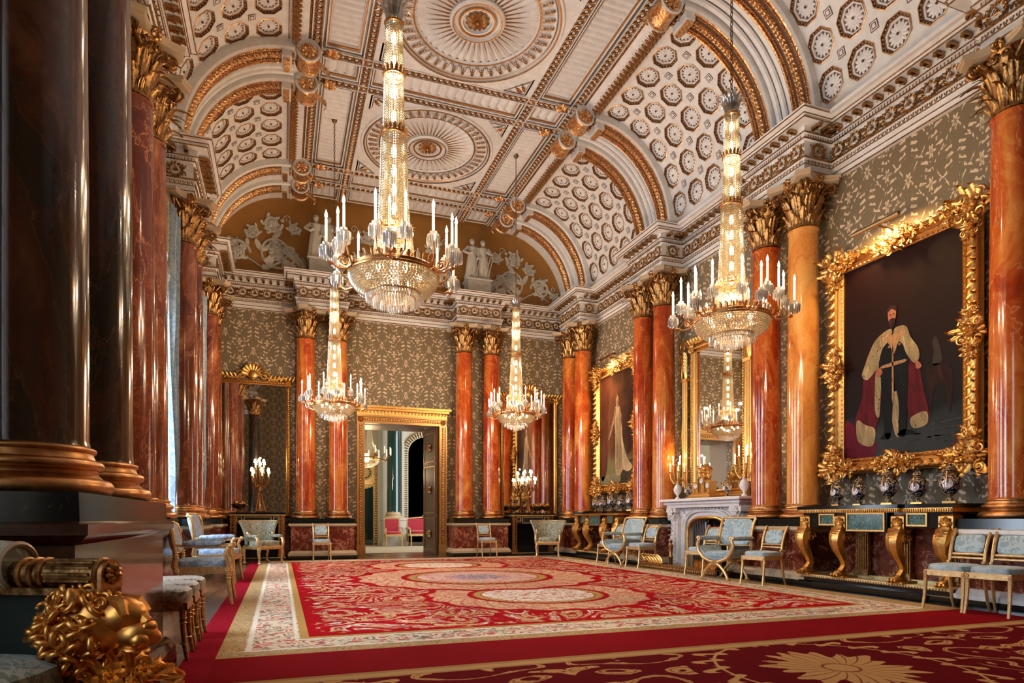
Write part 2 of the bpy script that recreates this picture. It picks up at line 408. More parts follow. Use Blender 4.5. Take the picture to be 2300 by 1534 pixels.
def T(x=0, y=0, z=0): return Matrix.Translation((x, y, z))
def R(a, ax='Z'): return Matrix.Rotation(a, 4, ax)
def Sc(x, y=None, z=None): return Matrix.Diagonal((x, y if y is not None else x, z if z is not None else x, 1))
def arc(cx, cy, r, a0, a1, n): return [(cx + r * cos(radians(a0 + (a1 - a0) * i / n)), cy + r * sin(radians(a0 + (a1 - a0) * i / n))) for i in range(n + 1)]
def spiral(turns, r0, r1, n, a0=0):
    """points in x-z plane"""
    return [((r0 + (r1 - r0) * (i / n) ** .8) * cos(a0 + turns * 2 * pi * i / n), 0, (r0 + (r1 - r0) * (i / n) ** .8) * sin(a0 + turns * 2 * pi * i / n)) for i in range(n + 1)]
# ---------------------------------------------------------------- ornament templates
def leaf(w, h, out=.3, curl=.35, lobes=4, nu=6, nt=10, depth=.15):
    """acanthus leaf standing on z, facing +x, base at origin"""
    t_ = MB(); vs = []
    for j in range(nt + 1):
        t = j / nt
        wd = w * (.62 + .38 * sin(pi * min(t * 1.1, 1))) * (1 - max(0, t - .62) ** 1.6 * 3.2) * (.78 + .22 * abs(cos(lobes * pi * t)))
        wd = max(wd, .02 * w)
        if t < .75: px = out * h * (t / .75) ** 2 * .5; pz = h * t / .75 * .93
        else:
            q = (t - .75) / .25 * pi * .8; px = out * h * .5 + curl * h * (1 - cos(q)) * .5; pz = h * .93 + h * .1 * sin(q) - curl * h * .25 * (q / pi) ** 2
        for i in range(nu + 1):
            u = -1 + 2 * i / nu
            vs.append((px - depth * w * (abs(u) ** 1.3) * (1 if t < .8 else .6) + (.05 * w if i == nu // 2 else 0) + .05 * w * (i % 2), u * wd / 2, pz))
    n = nu + 1
    fs = [(j * n + i, j * n + i + 1, (j + 1) * n + i + 1, (j + 1) * n + i) for j in range(nt) for i in range(nu)]
    t_.add(vs, fs); return t_
def rosette(r, petals=8, depth=.25, mi=0, rings=1, nseg=5):
    """faces +z, centre at origin"""
    t = MB()
    for ring in range(rings):
        rr = r * (1 - ring * .42)
        for k in range(petals):
            a = 2 * pi * (k + .5 * (ring % 2)) / petals; vs = []
            for j in range(nseg + 1):
                q = j / nseg; rad = rr * (.16 + .84 * q); wd = rr * 1.5 * sin(pi / petals) * (.25 + .9 * sin(pi * min(q * .86 + .08, 1))) * .5
                zz = depth * rr * (sin(pi * q) * .8 + .25 + ring * .5)
                for u in (-1, 0, 1): vs.append((rad, u * wd, zz * (1 if u == 0 else .35)))
            fs = [(j * 3 + i, (j + 1) * 3 + i, (j + 1) * 3 + i + 1, j * 3 + i + 1) for j in range(nseg) for i in range(2)]
            t.add(vs, fs, R(a), mi)
    t.ell((0, 0, depth * r * .4), (r * .2, r * .2, depth * r * .7), 8, 5, mi)
    return t
def scrollwork(L, Hh, seed=0, mi=0, r=.012):
    """a rinceau spray in the x-z plane, facing -y"""
    t = MB(); rn = random.Random(seed)
    return t
def bead(r, n=6): return MB().ell((0, 0, 0), (r, r, r), n, 4)
# ---------------------------------------------------------------- room shell
def struct(mb, name, mats, ang=40):
    o = mb.build(name, mats, ang=ang); o['kind'] = 'structure'; return o
m = MB(); m.box(XL - 1, XR + 1, YF - .5, YB + .2, -.1, 0); struct(m, 'floor', PARQ)
# right wall with its dado
m = MB(); m.box(XR, XR + .3, YF, YB + .3, 0, ZC + .3); struct(m, 'wall_right', DAMASK)
m = MB()   # back wall with door opening
DX0, DX1, DZ = 2.03, 3.98, 3.42
m.box(XL - .3, DX0, YB, YB + .3, 0, 6.3); m.box(DX1, XR + .3, YB, YB + .3, 0, 6.3); m.box(DX0, DX1, YB, YB + .3, DZ, 6.3)
struct(m, 'wall_back', DAMASK)
m = MB(); m.box(XL - .8, XR + .3, YF - .3, YF, 0, ZC + .3); struct(m, 'wall_front', DAMASK)
m = MB(); ys = [YF]
for y in sorted(WINS): ys += [y - .85, y + .85]
ys.append(YB + .3)
for i in range(0, len(ys), 2): m.box(XL - .5, XL, ys[i], ys[i + 1], 0, ZC + .3)
for i in range(1, len(ys) - 1, 2):
    m.box(XL - .5, XL, ys[i], ys[i + 1], 0, .9); m.box(XL - .5, XL, ys[i], ys[i + 1], 5.3, ZC + .3)
struct(m, 'wall_left', DAMASK)
for k, y in enumerate(WINS):
    m = MB(); x0, x1 = XL - .32, XL - .26
    for yy in (y - .85, y - .02, y + .81): m.box(x0, x1, yy, yy + .04, .9, 5.3)
    for zz in (.9, 1.7, 2.5, 3.3, 4.1, 4.9, 5.26): m.box(x0, x1, y - .85, y + .85, zz, zz + .035)
    struct(m, f'window_{k + 1}', WHITE)
# painted lunette background at the end wall
LUN = material('umber_lunette_paint', rough=.5, fn=lambda: (lambda x, n: mixc(n, (.3, .13, .025), (.42, .2, .04)))(0, noise(coords(), 3, 4)))
m = MB(); m.box(XL - .3, XR + .3, YB, YB + .3, 6.3, ZC + .3); struct(m, 'trim_1', LUN)
# ---------------------------------------------------------------- entablature: swept mouldings with broken fronts
def outline(bo, fo):
    """interior outline: bo = offset of recessed face from wall, fo = of the broken front"""
    P = []; hw = GAP + .21
    P.append((XR - bo, YF)); x0, x1 = XR - bo, XR - fo
    for yc in (YD_ - 3.7, YD_, YC_, YB_, YA_): P += [(x0, yc - hw), (x1, yc - hw), (x1, yc + hw), (x0, yc + hw)]
    P.append((x0, YB - bo))
    for xc in (4.955, .966): P += [(xc + hw, YB - bo), (xc + hw, YB - fo), (xc - hw, YB - fo), (xc - hw, YB - bo)]
    P.append((XL + bo, YB - bo)); x0, x1 = XL + bo, XL + fo
    for yc in (YA_, YB_, YC_, YD_, YD_ - 3.7): P += [(x0, yc + hw), (x1, yc + hw), (x1, yc - hw), (x0, yc - hw)]
    P.append((x0, YF)); return P
OUT = outline(.06, .57)
def sweep(mb, path, prof, mi=0, closed=False):
    """prof = [(offset to the left of the path, z)]"""
    n = len(path); vs = []; N = []
    def nrm(a, b):
        d = Vector((b[0] - a[0], b[1] - a[1])); d.normalize(); return Vector((-d.y, d.x))
    for i in range(n):
        if closed: a = nrm(path[i - 1], path[i]); b = nrm(path[i], path[(i + 1) % n])
        else: a = nrm(path[max(i - 1, 0)], path[max(i, 1)]); b = nrm(path[min(i, n - 2)], path[min(i + 1, n - 1)])
        s = a + b; s = s / max(s.length_squared, 1e-6) * 2; N.append(s)
    for i in range(n):
        for o, z in prof: vs.append((path[i][0] + N[i].x * o, path[i][1] + N[i].y * o, z))
    L = len(prof); fs = []
    for i in range(n if closed else n - 1):
        j = (i + 1) % n
        for q in range(L - 1): fs.append((i * L + q, j * L + q, j * L + q + 1, i * L + q + 1))
    mb.add(vs, fs, None, mi)
def along(path, off, pitch, z, fit=True, margin=0):
    """frames along the outline: x axis = along, y = inward"""
    out = []
    for a, b in zip(path, path[1:]):
        A = Vector((a[0], a[1], 0)); B = Vector((b[0], b[1], 0)); d = B - A; L = d.length
        if L < .3 and pitch > .1 and L < pitch: continue
        d.normalize(); nn = Vector((-d.y, d.x, 0)); k = max(1, int(L / pitch)); p = L / k
        for i in range(k):
            c = A + d * (p * (i + .5)) + nn * off
            if c.y < -1.5: continue
            out.append(Matrix(((d.x, nn.x, 0, c.x), (d.y, nn.y, 0, c.y), (0, 0, 1, z), (0, 0, 0, 1))))
    return out
Z0 = 6.03
m = MB()
sweep(m, OUT, [(-.6, Z0), (0, Z0), (0, Z0 + .075), (.012, Z0 + .075), (.012, Z0 + .155), (.026, Z0 + .165), (.026, Z0 + .22)])
sweep(m, OUT, [(.026, Z0 + .22), (.05, Z0 + .235), (.05, Z0 + .262), (-.0, Z0 + .262), (0, Z0 + .52), (.035, Z0 + .535), (.035, Z0 + .585), (.07, Z0 + .59), (.07, Z0 + .615)])
sweep(m, OUT, [(.07, Z0 + .615), (.07, Z0 + .69), (.22, Z0 + .69), (.22, Z0 + .735), (.235, Z0 + .74), (.26, Z0 + .77), (.29, Z0 + .785), (.3, Z0 + .82), (-.15, Z0 + .825)])
struct(m, 'trim_2', WHITE)
m = MB()   # gilt lines and beads
for o, z, h in ((.0, .0, .014), (.012, .076, .012), (.026, .158, .012), (.05, .236, .026), (.035, .53, .016), (.07, .592, .014), (.222, .69, .014), (.236, .736, .012), (.292, .782, .014)):
    sweep(m, OUT, [(o - .002, Z0 + z), (o + .008, Z0 + z), (o + .008, Z0 + z + h), (o - .002, Z0 + z + h)])
sweep(m, OUT, [(.003, Z0 + .265), (.004, Z0 + .28)])
dent = MB().cbox((0, .018, 0), (.012, .004, .04))
lt_ = leaf(.06, .06, .3, .2, 2, 4, 4)
for M in along(OUT, .028, .062, Z0 + .222): m.put(lt_, M @ R(pi / 2) @ R(pi, 'Y') @ T(0, 0, 0))
bd = bead(.008, 5)
for M in along(OUT, .074, .03, Z0 + .603): m.put(bd, M)
for M in along(OUT, .02, .03, Z0 + .168): m.put(bd, M)
for M in along(OUT, .036, .045, Z0 + .56): m.put(dent, M)
# wreaths with triangles in the frieze
wr = MB(); ring = [(.098 * cos(a), 0, .098 * sin(a)) for a in [2 * pi * i / 16 for i in range(16)]]
wr.tube(ring, .017, 6, closed=True)
for i in range(12):
    a = 2 * pi * i / 12; wr.put(leaf(.045, .05, .5, .3, 2, 4, 4), T(.07 * cos(a), .012, .07 * sin(a)) @ R(-a + 1.2, 'Y') @ R(pi / 2))
for i in range(3):
    a = pi / 2 + 2 * pi * i / 3; b = a + 2 * pi / 3
    wr.tube([(.05 * cos(a), .02, .05 * sin(a)), (.05 * cos(b), .02, .05 * sin(b))], .007, 4)
for sx in (-1, 1):
    for sz in (-1, 1): wr.tube([(sx * (.1 + .05 * (k / 6)), .01, sz * (.09 - .07 * abs(sin(k / 6 * 3)))) for k in range(7)], .009, 4)
wr.ell((0, .0, 0), (.03, .02, .03), 6, 4)
WRL = along(OUT, .004, .27, Z0 + .392)
for M in WRL: m.put(wr, M)
mod = MB().cbox((0, .07, 0), (.05, .15, .045)); lf2 = leaf(.06, .1, .4, .3, 3, 4, 6)
mod.put(lf2, T(0, .0, -.03) @ R(-pi / 2, 'X') @ R(pi / 2)); mod.ell((.0, .15, -.02), (.03, .02, .03), 6, 4)
for M in along(OUT, .07, .165, Z0 + .655):
    m.put(mod, M)
struct(m, 'trim_3', GOLDD)
# ---------------------------------------------------------------- ceiling cove
XC0, XC1 = .6 - .42, 5.78          # inner edges of the coves
def cove(sgn):
    """maps (s=y, t in arc metres, depth into the wall) to the room; arc from the flat ceiling down to the cornice"""
    RX, RZ = 1.82, 2.02; zt, zb = ZC - .1, Z0 + .82
    xe = XC1 if sgn > 0 else 2 * 3.0 - XC1
    def f(p):
        s, t, d = p; a = pi / 2 * (1 - t)
        nx, nz = cos(a) / RX, sin(a) / RZ; l = hypot(nx, nz)
        return (xe + sgn * (RX * cos(a) + nx / l * d), s, zb + (zt - zb) * sin(a) + nz / l * d)
    return f
ARC = 3.02
def coffer_panel():
    """in flat coordinates: x along y of the room (0..2.6), y along the arc (0..3.12), z = depth; centre of width at 0"""
    t = MB(); p = .26; nx, ny = 5, 6
    ros = rosette(.122, 14, .16, 0); br = bead(.0145, 4)
    P_, Q_, y00 = .52, .55, .135; F = 1.17
    def ringf(c, r0, d0, r1, d1, n=8, mi=0, ph=pi / 8):
        vs = [(c[0] + r * cos(ph + 2 * pi * i / n), c[1] + r * sin(ph + 2 * pi * i / n), d) for r, d in ((r0, d0), (r1, d1)) for i in range(n)]
        t.add(vs, [(i, (i + 1) % n, n + (i + 1) % n, n + i) for i in range(n)], None, mi)
    for i in range(5):
        for j in range(5):
            x, y = (i - 2) * P_, y00 + (j + .5) * Q_; R8 = .198 * F
            bb = [(P_ / 2, 0), (P_ / 2, Q_ / 2), (0, Q_ / 2), (-P_ / 2, Q_ / 2), (-P_ / 2, 0), (-P_ / 2, -Q_ / 2), (0, -Q_ / 2), (P_ / 2, -Q_ / 2)]
            vs = [(x + a, y + b_, 0) for a, b_ in bb] + [(x + R8 * cos(pi / 4 * k + pi / 8), y + R8 * sin(pi / 4 * k + pi / 8), 0) for k in range(8)]
            fs = []
            for k in range(8): fs += [(k, (k + 1) % 8, 8 + k), (8 + k, (k + 1) % 8, 8 + (k + 1) % 8)]
            t.add(vs, fs, None, 0)
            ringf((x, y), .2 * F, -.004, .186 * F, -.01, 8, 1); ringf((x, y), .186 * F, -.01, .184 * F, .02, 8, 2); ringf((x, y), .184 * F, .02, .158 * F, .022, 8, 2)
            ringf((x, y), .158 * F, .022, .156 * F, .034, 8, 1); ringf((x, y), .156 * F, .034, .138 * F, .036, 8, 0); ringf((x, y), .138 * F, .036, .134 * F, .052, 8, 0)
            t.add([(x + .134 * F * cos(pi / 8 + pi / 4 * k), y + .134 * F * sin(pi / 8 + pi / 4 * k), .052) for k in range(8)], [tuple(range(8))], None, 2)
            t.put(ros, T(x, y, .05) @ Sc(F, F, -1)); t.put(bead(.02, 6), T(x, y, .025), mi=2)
            for k in range(24):
                a = 2 * pi * k / 24; rr_ = .172 * F * .962 / cos(((a + pi / 8) % (pi / 4)) - pi / 8)
                t.put(br, T(x + rr_ * cos(a), y + rr_ * sin(a), .014), mi=1)
            for ix in (0, 1):       # small square lozenges between four coffers, triangles at the edges
                X, Y = x + P_ / 2 * (1 if ix else -1), y + Q_ / 2
                if ix == 0 and i > 0: continue
                edge = j == 4 or abs(X) > 1.29
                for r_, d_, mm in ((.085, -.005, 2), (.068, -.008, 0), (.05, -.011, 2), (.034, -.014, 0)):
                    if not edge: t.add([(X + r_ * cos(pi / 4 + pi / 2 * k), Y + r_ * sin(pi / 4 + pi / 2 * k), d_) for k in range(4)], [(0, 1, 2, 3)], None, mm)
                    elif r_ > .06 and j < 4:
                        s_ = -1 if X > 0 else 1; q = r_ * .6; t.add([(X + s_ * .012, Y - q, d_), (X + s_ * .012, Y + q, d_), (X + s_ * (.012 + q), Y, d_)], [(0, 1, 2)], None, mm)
    for y0_, y1_ in ((0, y00), (y00 + 5 * Q_, 3.02)): t.add([(-1.3, y0_, 0), (1.3, y0_, 0), (1.3, y1_, 0), (-1.3, y1_, 0)], [(0, 1, 2, 3)], None, 0)
    for k, mm in ((0, 1), (1, 2)): t.add([(-1.3, .06 + .02 * k, -.004), (1.3, .06 + .02 * k, -.004), (1.3, .075 + .02 * k, -.004), (-1.3, .075 + .02 * k, -.004)], [(0, 1, 2, 3)], None, mm)
    return t
cp = coffer_panel()
def cof_obj(sgn):
    f = cove(sgn); t = MB()
    t.put(cp, fn=lambda p: f((p[0], .003 + p[1] / 3.02 * .994, p[2])))
    # backing field to the arches
    for s0, s1 in ((-1.75, -1.3), (1.3, 1.75)):
        vs = [f((s, k / 20, 0)) for k in range(21) for s in (s0, s1)]
        t.add(vs, [(2 * k, 2 * k + 1, 2 * k + 3, 2 * k + 2) for k in range(20)], None, 0)
    return t
OCG = material('coffer_gilding', rough=.3, metal=.8, fn=f_gold((.85, .52, .24), (.5, .25, .1), 20))
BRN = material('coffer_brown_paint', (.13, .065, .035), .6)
n_ = 4
for sgn in (1, -1):
    first = None
    for yc in ((YA_ + YB_) / 2, (YB_ + YC_) / 2, (YC_ + YD_) / 2):
        if first is None: first = struct(cof_obj(sgn), f'trim_{n_}', [WHITE, OCG, BRN]); first.location.y = yc
        else: o = first.copy(); COL.objects.link(o); o.location.y = yc; o.name = f'trim_{n_}'
        n_ += 1
# plain coves behind the arches
m = MB()
for sgn in (1, -1):
    f = cove(sgn)
    for y0, y1, d0 in ((YA_ - .6, YB, 0), (YB_ - .6, YB_ + .6, 0), (YC_ - .6, YC_ + .6, 0), (YD_ - .6, YD_ + .6, 0), (YF, YD_ - .6, 0), (YD_ + .6, YB, .12)):
        vs = [f((s, k / 24, d0)) for k in range(25) for s in (y0, y1)]
        m.add(vs, [(2 * k, 2 * k + 1, 2 * k + 3, 2 * k + 2) for k in range(24)])
    xw = XR if sgn > 0 else XL
    m.box(min(xw, xw - sgn * .4), max(xw, xw - sgn * .4), YF, YB, Z0 + .78, Z0 + .83)
struct(m, 'trim_10', WHITE)
# twin arches over the column pairs
def arch_band(mb, sgn, y0, y1, d, mats):
    f = cove(sgn); n = 36; w = y1 - y0
    prof = [(0, 0), (0, -d * .8), (.03, -d), (.06, -d), (.07, -d * .8), (w / 2 - .05, -d * .8), (w / 2 - .03, -d * 1.1), (w / 2 + .03, -d * 1.1), (w / 2 + .05, -d * .8), (w - .07, -d * .8), (w - .06, -d), (w - .03, -d), (w, -d * .8), (w, 0)]
    vs = [f((y0 + a, k / n, b)) for k in range(n + 1) for a, b in prof]; L = len(prof)
    for q in range(L - 1):
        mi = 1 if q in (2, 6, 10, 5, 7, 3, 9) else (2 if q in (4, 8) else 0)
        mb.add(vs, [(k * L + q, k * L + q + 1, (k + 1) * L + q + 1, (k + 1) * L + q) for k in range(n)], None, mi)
    # leaf and bead rows
    lf_ = leaf(.15, .11, .5, .45, 4, 6, 7)
    for k in range(40):
        t = (k + .5) / 40; p0 = Vector(f((0, t, -d * 1.1 - .025))); p1 = Vector(f((0, t + .01, -d * 1.1))); tg = (p1 - p0).normalized()
        nin = (Vector(f((0, t, -d - .1))) - Vector(f((0, t, -d)))).normalized()
        for yy, fl in ((y0 + w / 2, 1),):
            X = nin; Z = tg; Yv = Z.cross(X)
            M = Matrix(((X.x, Yv.x, Z.x, p0.x), (X.y, Yv.y, Z.y, yy), (X.z, Yv.z, Z.z, p0.z), (0, 0, 0, 1)))
            mb.put(lf_, M, mi=1)
    for k in range(76):
        t = (k + .5) / 76
        for yy in (y0 + .095, y1 - .095): mb.put(bd5, T(*f((yy, t, -d * .88))), mi=1)
bd4 = bead(.014, 4); bd5 = bead(.019, 5)
def twin_arch(sgn, yc):
    mb = MB(); arch_band(mb, sgn, yc - .62, yc - .2, .16, 0); arch_band(mb, sgn, yc + .2, yc + .62, .16, 0)
    f = cove(sgn)
    for yy in (-.13, 0, .13):       # mouldings in the channel
        vs = [f((yc + yy + a, k / 30, -.05 - b)) for k in range(31) for a, b in ((-.05, 0), (-.03, .03), (.03, .03), (.05, 0))]
        mb.add(vs, [(k * 4 + q, k * 4 + q + 1, (k + 1) * 4 + q + 1, (k + 1) * 4 + q) for k in range(30) for q in range(3)], None, 0)
    # scroll consoles at crown and foot
    for c0 in (-.41, .41):
        for (px, pz, r, hw) in (((XC1 - .22) if sgn > 0 else 6 - XC1 + .22, ZC - .2, .2, .19), ((XC1 + 1.74) if sgn > 0 else 6 - XC1 - 1.74, Z0 + .96, .12, .17)):
            sp = spiral(1.6, r, r * .25, 26, 0 if sgn > 0 else pi)
            if sgn < 0: sp = [( -p[0] * -1, 0, p[2]) for p in sp]
            M = T(px, yc + c0, pz)
            mb.lathe([(r * .98, -hw), (r * 1.02, -hw + .03), (r * .92, -hw + .05), (r * .92, hw - .05), (r * 1.02, hw - .03), (r * .98, hw)], 24, mi=1, M=M @ R(pi / 2, 'X'))
            for sg in (-1, 1):
                Mf = M @ T(0, sg * hw, 0)
                mb.tube([(r * .9 * cos(a), 0, r * .9 * sin(a)) for a in [2 * pi * i / 24 for i in range(24)]], .022, 5, 0, Mf, closed=True)
                mb.put(rosette(r * .62, 9, .3, 1), Mf @ R(pi / 2 if sg < 0 else -pi / 2, 'X'))
            # leaf under the roll
            if r > .15:
                mb.put(leaf(.2, .3, .3, .4, 4), M @ T(-sgn * .1, 0, -.08) @ R(0 if sgn < 0 else pi) @ R(pi * .62, 'Y'), mi=1)
                mb.put(rosette(.13, 8, .4, 1, 2), T(px - sgn * .42, yc + c0, ZC - .03) @ R(pi, 'X'))
                mb.cbox((px + sgn * .34, yc + c0, ZC - .32), (.16, .36, .12), 0); mb.cbox((px + sgn * .34, yc + c0, ZC - .4), (.1, .3, .06), 1)
                mb.cbox((px + sgn * .12, yc + c0, ZC - .1), (.5, .4, .16), 0)
    return mb
for sgn in (1, -1):
    first = None
    for yc in (YA_, YB_, YC_):
        if first is None: first = struct(twin_arch(sgn, 0), f'trim_{n_ + 1}', [WHITE, ARCHG, BRN]); first.location.y = yc
        else: o = first.copy(); COL.objects.link(o); o.location.y = yc; o.name = f'trim_{n_ + 1}'
        n_ += 1
# ---------------------------------------------------------------- flat ceiling
m = MB(); m.box(XL - .3, XR + .3, YF, YB + .3, ZC + .12, ZC + .3)
def fluted(mb, x0, x1, y0, y1, n, axis):
    """panel of scallops in a stepped frame, hanging from the ceiling; axis = the direction in which the flutes repeat"""
    for k, (e, z, mi) in enumerate(((0, .0, 0), (.025, .02, 1), (.045, .05, 0))):
        X0, X1, Y0, Y1 = x0 + e, x1 - e, y0 + e, y1 - e; e2 = .022
        zz = ZC + z
        ii = [(X0, Y0), (X1, Y0), (X1, Y1), (X0, Y1)]; jj = [(X0 + e2, Y0 + e2), (X1 - e2, Y0 + e2), (X1 - e2, Y1 - e2), (X0 + e2, Y1 - e2)]
        mb.add([(a, b, zz) for a, b in ii] + [(a, b, zz + .005) for a, b in jj] + [(a, b, zz + .05) for a, b in jj],
               [(i, (i + 1) % 4, 4 + (i + 1) % 4, 4 + i) for i in range(4)] + [(4 + i, 4 + (i + 1) % 4, 8 + (i + 1) % 4, 8 + i) for i in range(4)], None, mi)
    e = .07; x0 += e; x1 -= e; y0 += e; y1 -= e
    for k in range(n):
        if axis == 'y': a0, a1 = y0 + (y1 - y0) * k / n, y0 + (y1 - y0) * (k + 1) / n
        else: a0, a1 = x0 + (x1 - x0) * k / n, x0 + (x1 - x0) * (k + 1) / n
        vs = []
        for q in range(6):
            u = q / 5; h = ZC + .1 - .055 * sin(pi * u) ** .7 ; a = a0 + (a1 - a0) * u
            vs += [(x0, a, h), (x1, a, h)] if axis == 'y' else [(a, y0, h), (a, y1, h)]
        mb.add(vs, [(2 * q, 2 * q + 1, 2 * q + 3, 2 * q + 2) for q in range(5)], None, 0)
gl = MB()    # one guilloche link, along +x, pitch .11
gl.tube([(.052 * cos(a), .058 * sin(a), -.004) for a in [2 * pi * i / 10 for i in range(10)]], .011, 4, closed=True, mi=1)
gl.put(rosette(.026, 5, .4, 0), R(pi, 'X')); 
def guilloche(mb, p, q, w=.19):
    P = Vector((*p, 0)); Q = Vector((*q, 0)); d = Q - P; L = d.length; d.normalize(); nn = Vector((-d.y, d.x, 0))
    for o0, o1, z, mi in ((-w / 2, w / 2, .0, 0), (-w / 2 + .035, w / 2 - .035, -.002, 2), (-w / 2, -w / 2 + .018, -.022, 0), (w / 2 - .018, w / 2, -.022, 0), (-w / 2 + .02, -w / 2 + .03, -.008, 1), (w / 2 - .03, w / 2 - .02, -.008, 1)):
        a, b = P + nn * o0, P + nn * o1; c, e = Q + nn * o1, Q + nn * o0
        mb.add([(v.x, v.y, ZC + z) for v in (a, b, c, e)], [(0, 1, 2, 3)], None, mi)
        if z < 0: mb.add([(v.x, v.y, ZC + zz) for v in (a, e) for zz in (z, .0)] + [(v.x, v.y, ZC + zz) for v in (b, c) for zz in (z, .0)], [(0, 1, 3, 2), (4, 5, 7, 6)], None, 0)
    k = int(L / .115)
    for i in range(k):
        c = P + d * (L * (i + .5) / k); mb.put(gl, Matrix(((d.x, nn.x, 0, c.x), (d.y, nn.y, 0, c.y), (0, 0, 1, ZC - .008), (0, 0, 0, 1))))
cx = 3.0
XS = [cx - 1.55, cx + 1.55]
rows = [YA_, YB_, YC_, YD_]
for xx in (cx - 1.55, cx + 1.55, cx - 2.42, cx + 2.42): guilloche(m, (xx, YD_ - .5), (xx, YB - .06))
for yc in rows:
    for dy in (-.35, .35): guilloche(m, (cx - 2.5, yc + dy), (cx + 2.5, yc + dy))
    fluted(m, cx - 1.43, cx + 1.43, yc - .24, yc + .24, 16, 'x')
    for sx in (-1, 1):
        fluted(m, cx + sx * 1.98 - .32, cx + sx * 1.98 + .32, yc - .22, yc + .22, 3, 'x')
fluted(m, cx - 1.43, cx + 1.43, YA_ + .5, YB - .1, 16, 'x')
for sx in (-1, 1):
    for ya, yb in zip(rows[1:], rows): fluted(m, cx + sx * 1.98 - .3, cx + sx * 1.98 + .3, ya + .5, yb - .5, 20, 'y')
    fluted(m, cx + sx * 1.98 - .32, cx + sx * 1.98 + .32, YA_ + .5, YB - .1, 3, 'x')
# bead, flute and leaf mouldings between the flat and the cove
lf3 = leaf(.13, .2, .5, .4, 4, 6, 8)
for sx in (-1, 1):
    for a, b, z0_, z1_, mi in ((2.52, 2.56, -.0, -.03, 1), (2.56, 2.64, -.03, -.06, 0), (2.64, 2.78, -.06, -.12, 0)):
        m.add([(cx + sx * a, YD_, ZC + z0_), (cx + sx * a, YB, ZC + z0_), (cx + sx * b, YB, ZC + z1_), (cx + sx * b, YD_, ZC + z1_)], [(0, 1, 2, 3)], None, mi)
    for ya, yb in zip(rows[1:] , rows):
        k = int((yb - ya - 1.3) / .1)
        for i in range(k):
            y = ya + .65 + (yb - ya - 1.3) * (i + .5) / k
            m.put(lf3, T(cx + sx * 2.66, y, ZC - .06) @ R(0 if sx > 0 else pi) @ R(pi * .62, 'Y'), mi=1)
            m.put(lf3, T(cx + sx * 2.68, y + .05, ZC - .09) @ R(0 if sx > 0 else pi) @ R(pi * .7, 'Y') @ Sc(1, .5, .7), mi=1)
            for q in range(3): m.put(bd4, T(cx + sx * 2.54, y + q * .033, ZC - .02), mi=1)
# round saucers
def saucer(mb, X, Y, Rr):
    n = 64
    prof = [(Rr + .06, 0), (Rr + .04, -.03), (Rr, -.03), (Rr - .02, 0.0), (Rr - .05, .01), (Rr - .06, -.01), (Rr - .09, .03)]
    mb.lathe(prof, n, (X, Y, ZC), 0, cap=False)
    mb.lathe([(Rr - .0, -.034), (Rr - .03, -.034)], n, (X, Y, ZC), 1, cap=False); mb.lathe([(Rr - .06, -.014), (Rr - .075, .0)], n, (X, Y, ZC), 1, cap=False)
    r1, r2, r3 = Rr - .09, Rr - .34, .42
    mb.lathe([(r1, .03), (r2 + .02, .06), (r2, .035), (r2 - .02, .04), (r2 - .04, .07)], n, (X, Y, ZC), 0, cap=False)
    mb.lathe([(r2 + .015, .033), (r2 - .015, .033)], n, (X, Y, ZC), 1, cap=False)
    for k in range(44):      # pointed leaves and small pierced work between
        a = 2 * pi * k / 44; M = T(X, Y, ZC + .03) @ R(a)
        mb.add([(r2 + .02, -.045, .0), (r2 + .02, .045, 0), (r1 - .03, 0, -.02), (r2 + .05, 0, -.03)], [(0, 3, 2), (3, 1, 2)], M, 0)
        M = T(X, Y, ZC + .02) @ R(a + pi / 44)
        for q, (rr, w) in enumerate(((r2 + .08, .016), (r2 + .13, .028), (r2 + .18, .036), (r2 + .22, .04))):
            mb.add([(rr - .018, 0, -.01), (rr, -w, .0), (rr + .018, 0, -.01), (rr, w, 0), (rr, 0, -.03)], [(0, 1, 4), (1, 2, 4), (2, 3, 4), (3, 0, 4)], M, 1)
        mb.tube([(r2 + .03, -.05, -.005), (r1 - .04, -.006, -.03)], .007, 4, 1, M @ R(0)); mb.tube([(r2 + .03, .05, -.005), (r1 - .04, .006, -.03)], .007, 4, 1, M)
    for k in range(44):      # rays
        a = 2 * pi * k / 44; M = T(X, Y, ZC + .07) @ R(a); w0, w1 = r3 * pi / 44 * .9, (r2 - .04) * pi / 44
        for s in (-1, 1): mb.add([(r3, 0, -.03), (r3, s * w0, .02), (r2 - .04, s * w1, .02), (r2 - .04, 0, -.02)], [(0, 1, 2, 3)], M, 0)
        M = T(X, Y, ZC + .07) @ R(a + pi / 44)
        mb.add([(r3 + .02, -.012, -.012), (r3 + .02, .012, -.012), (r2 - .16, 0, .0), (r3 + .05, 0, -.035)], [(0, 3, 2), (3, 1, 2)], M, 1)
    mb.lathe([(r3 + .02, .08), (r3 + .03, .01), (r3, -.02), (r3 - .04, -.02), (r3 - .06, .02), (r3 - .12, .04), (r3 - .14, .0), (.24, .0), (.23, .05), (0, .05)], 40, (X, Y, ZC), 0, cap=False)
    mb.lathe([(r3 - .01, -.024), (r3 - .035, -.024)], 40, (X, Y, ZC), 1, cap=False)
    mb.tube([(X + (r3 - .13) * cos(a), Y + (r3 - .13) * sin(a), ZC) for a in [2 * pi * i / 30 for i in range(30)]], .022, 5, 1, closed=True)
    mb.put(rosette(.2, 12, .4, 1, 2), T(X, Y, ZC + .04) @ R(pi, 'X'))
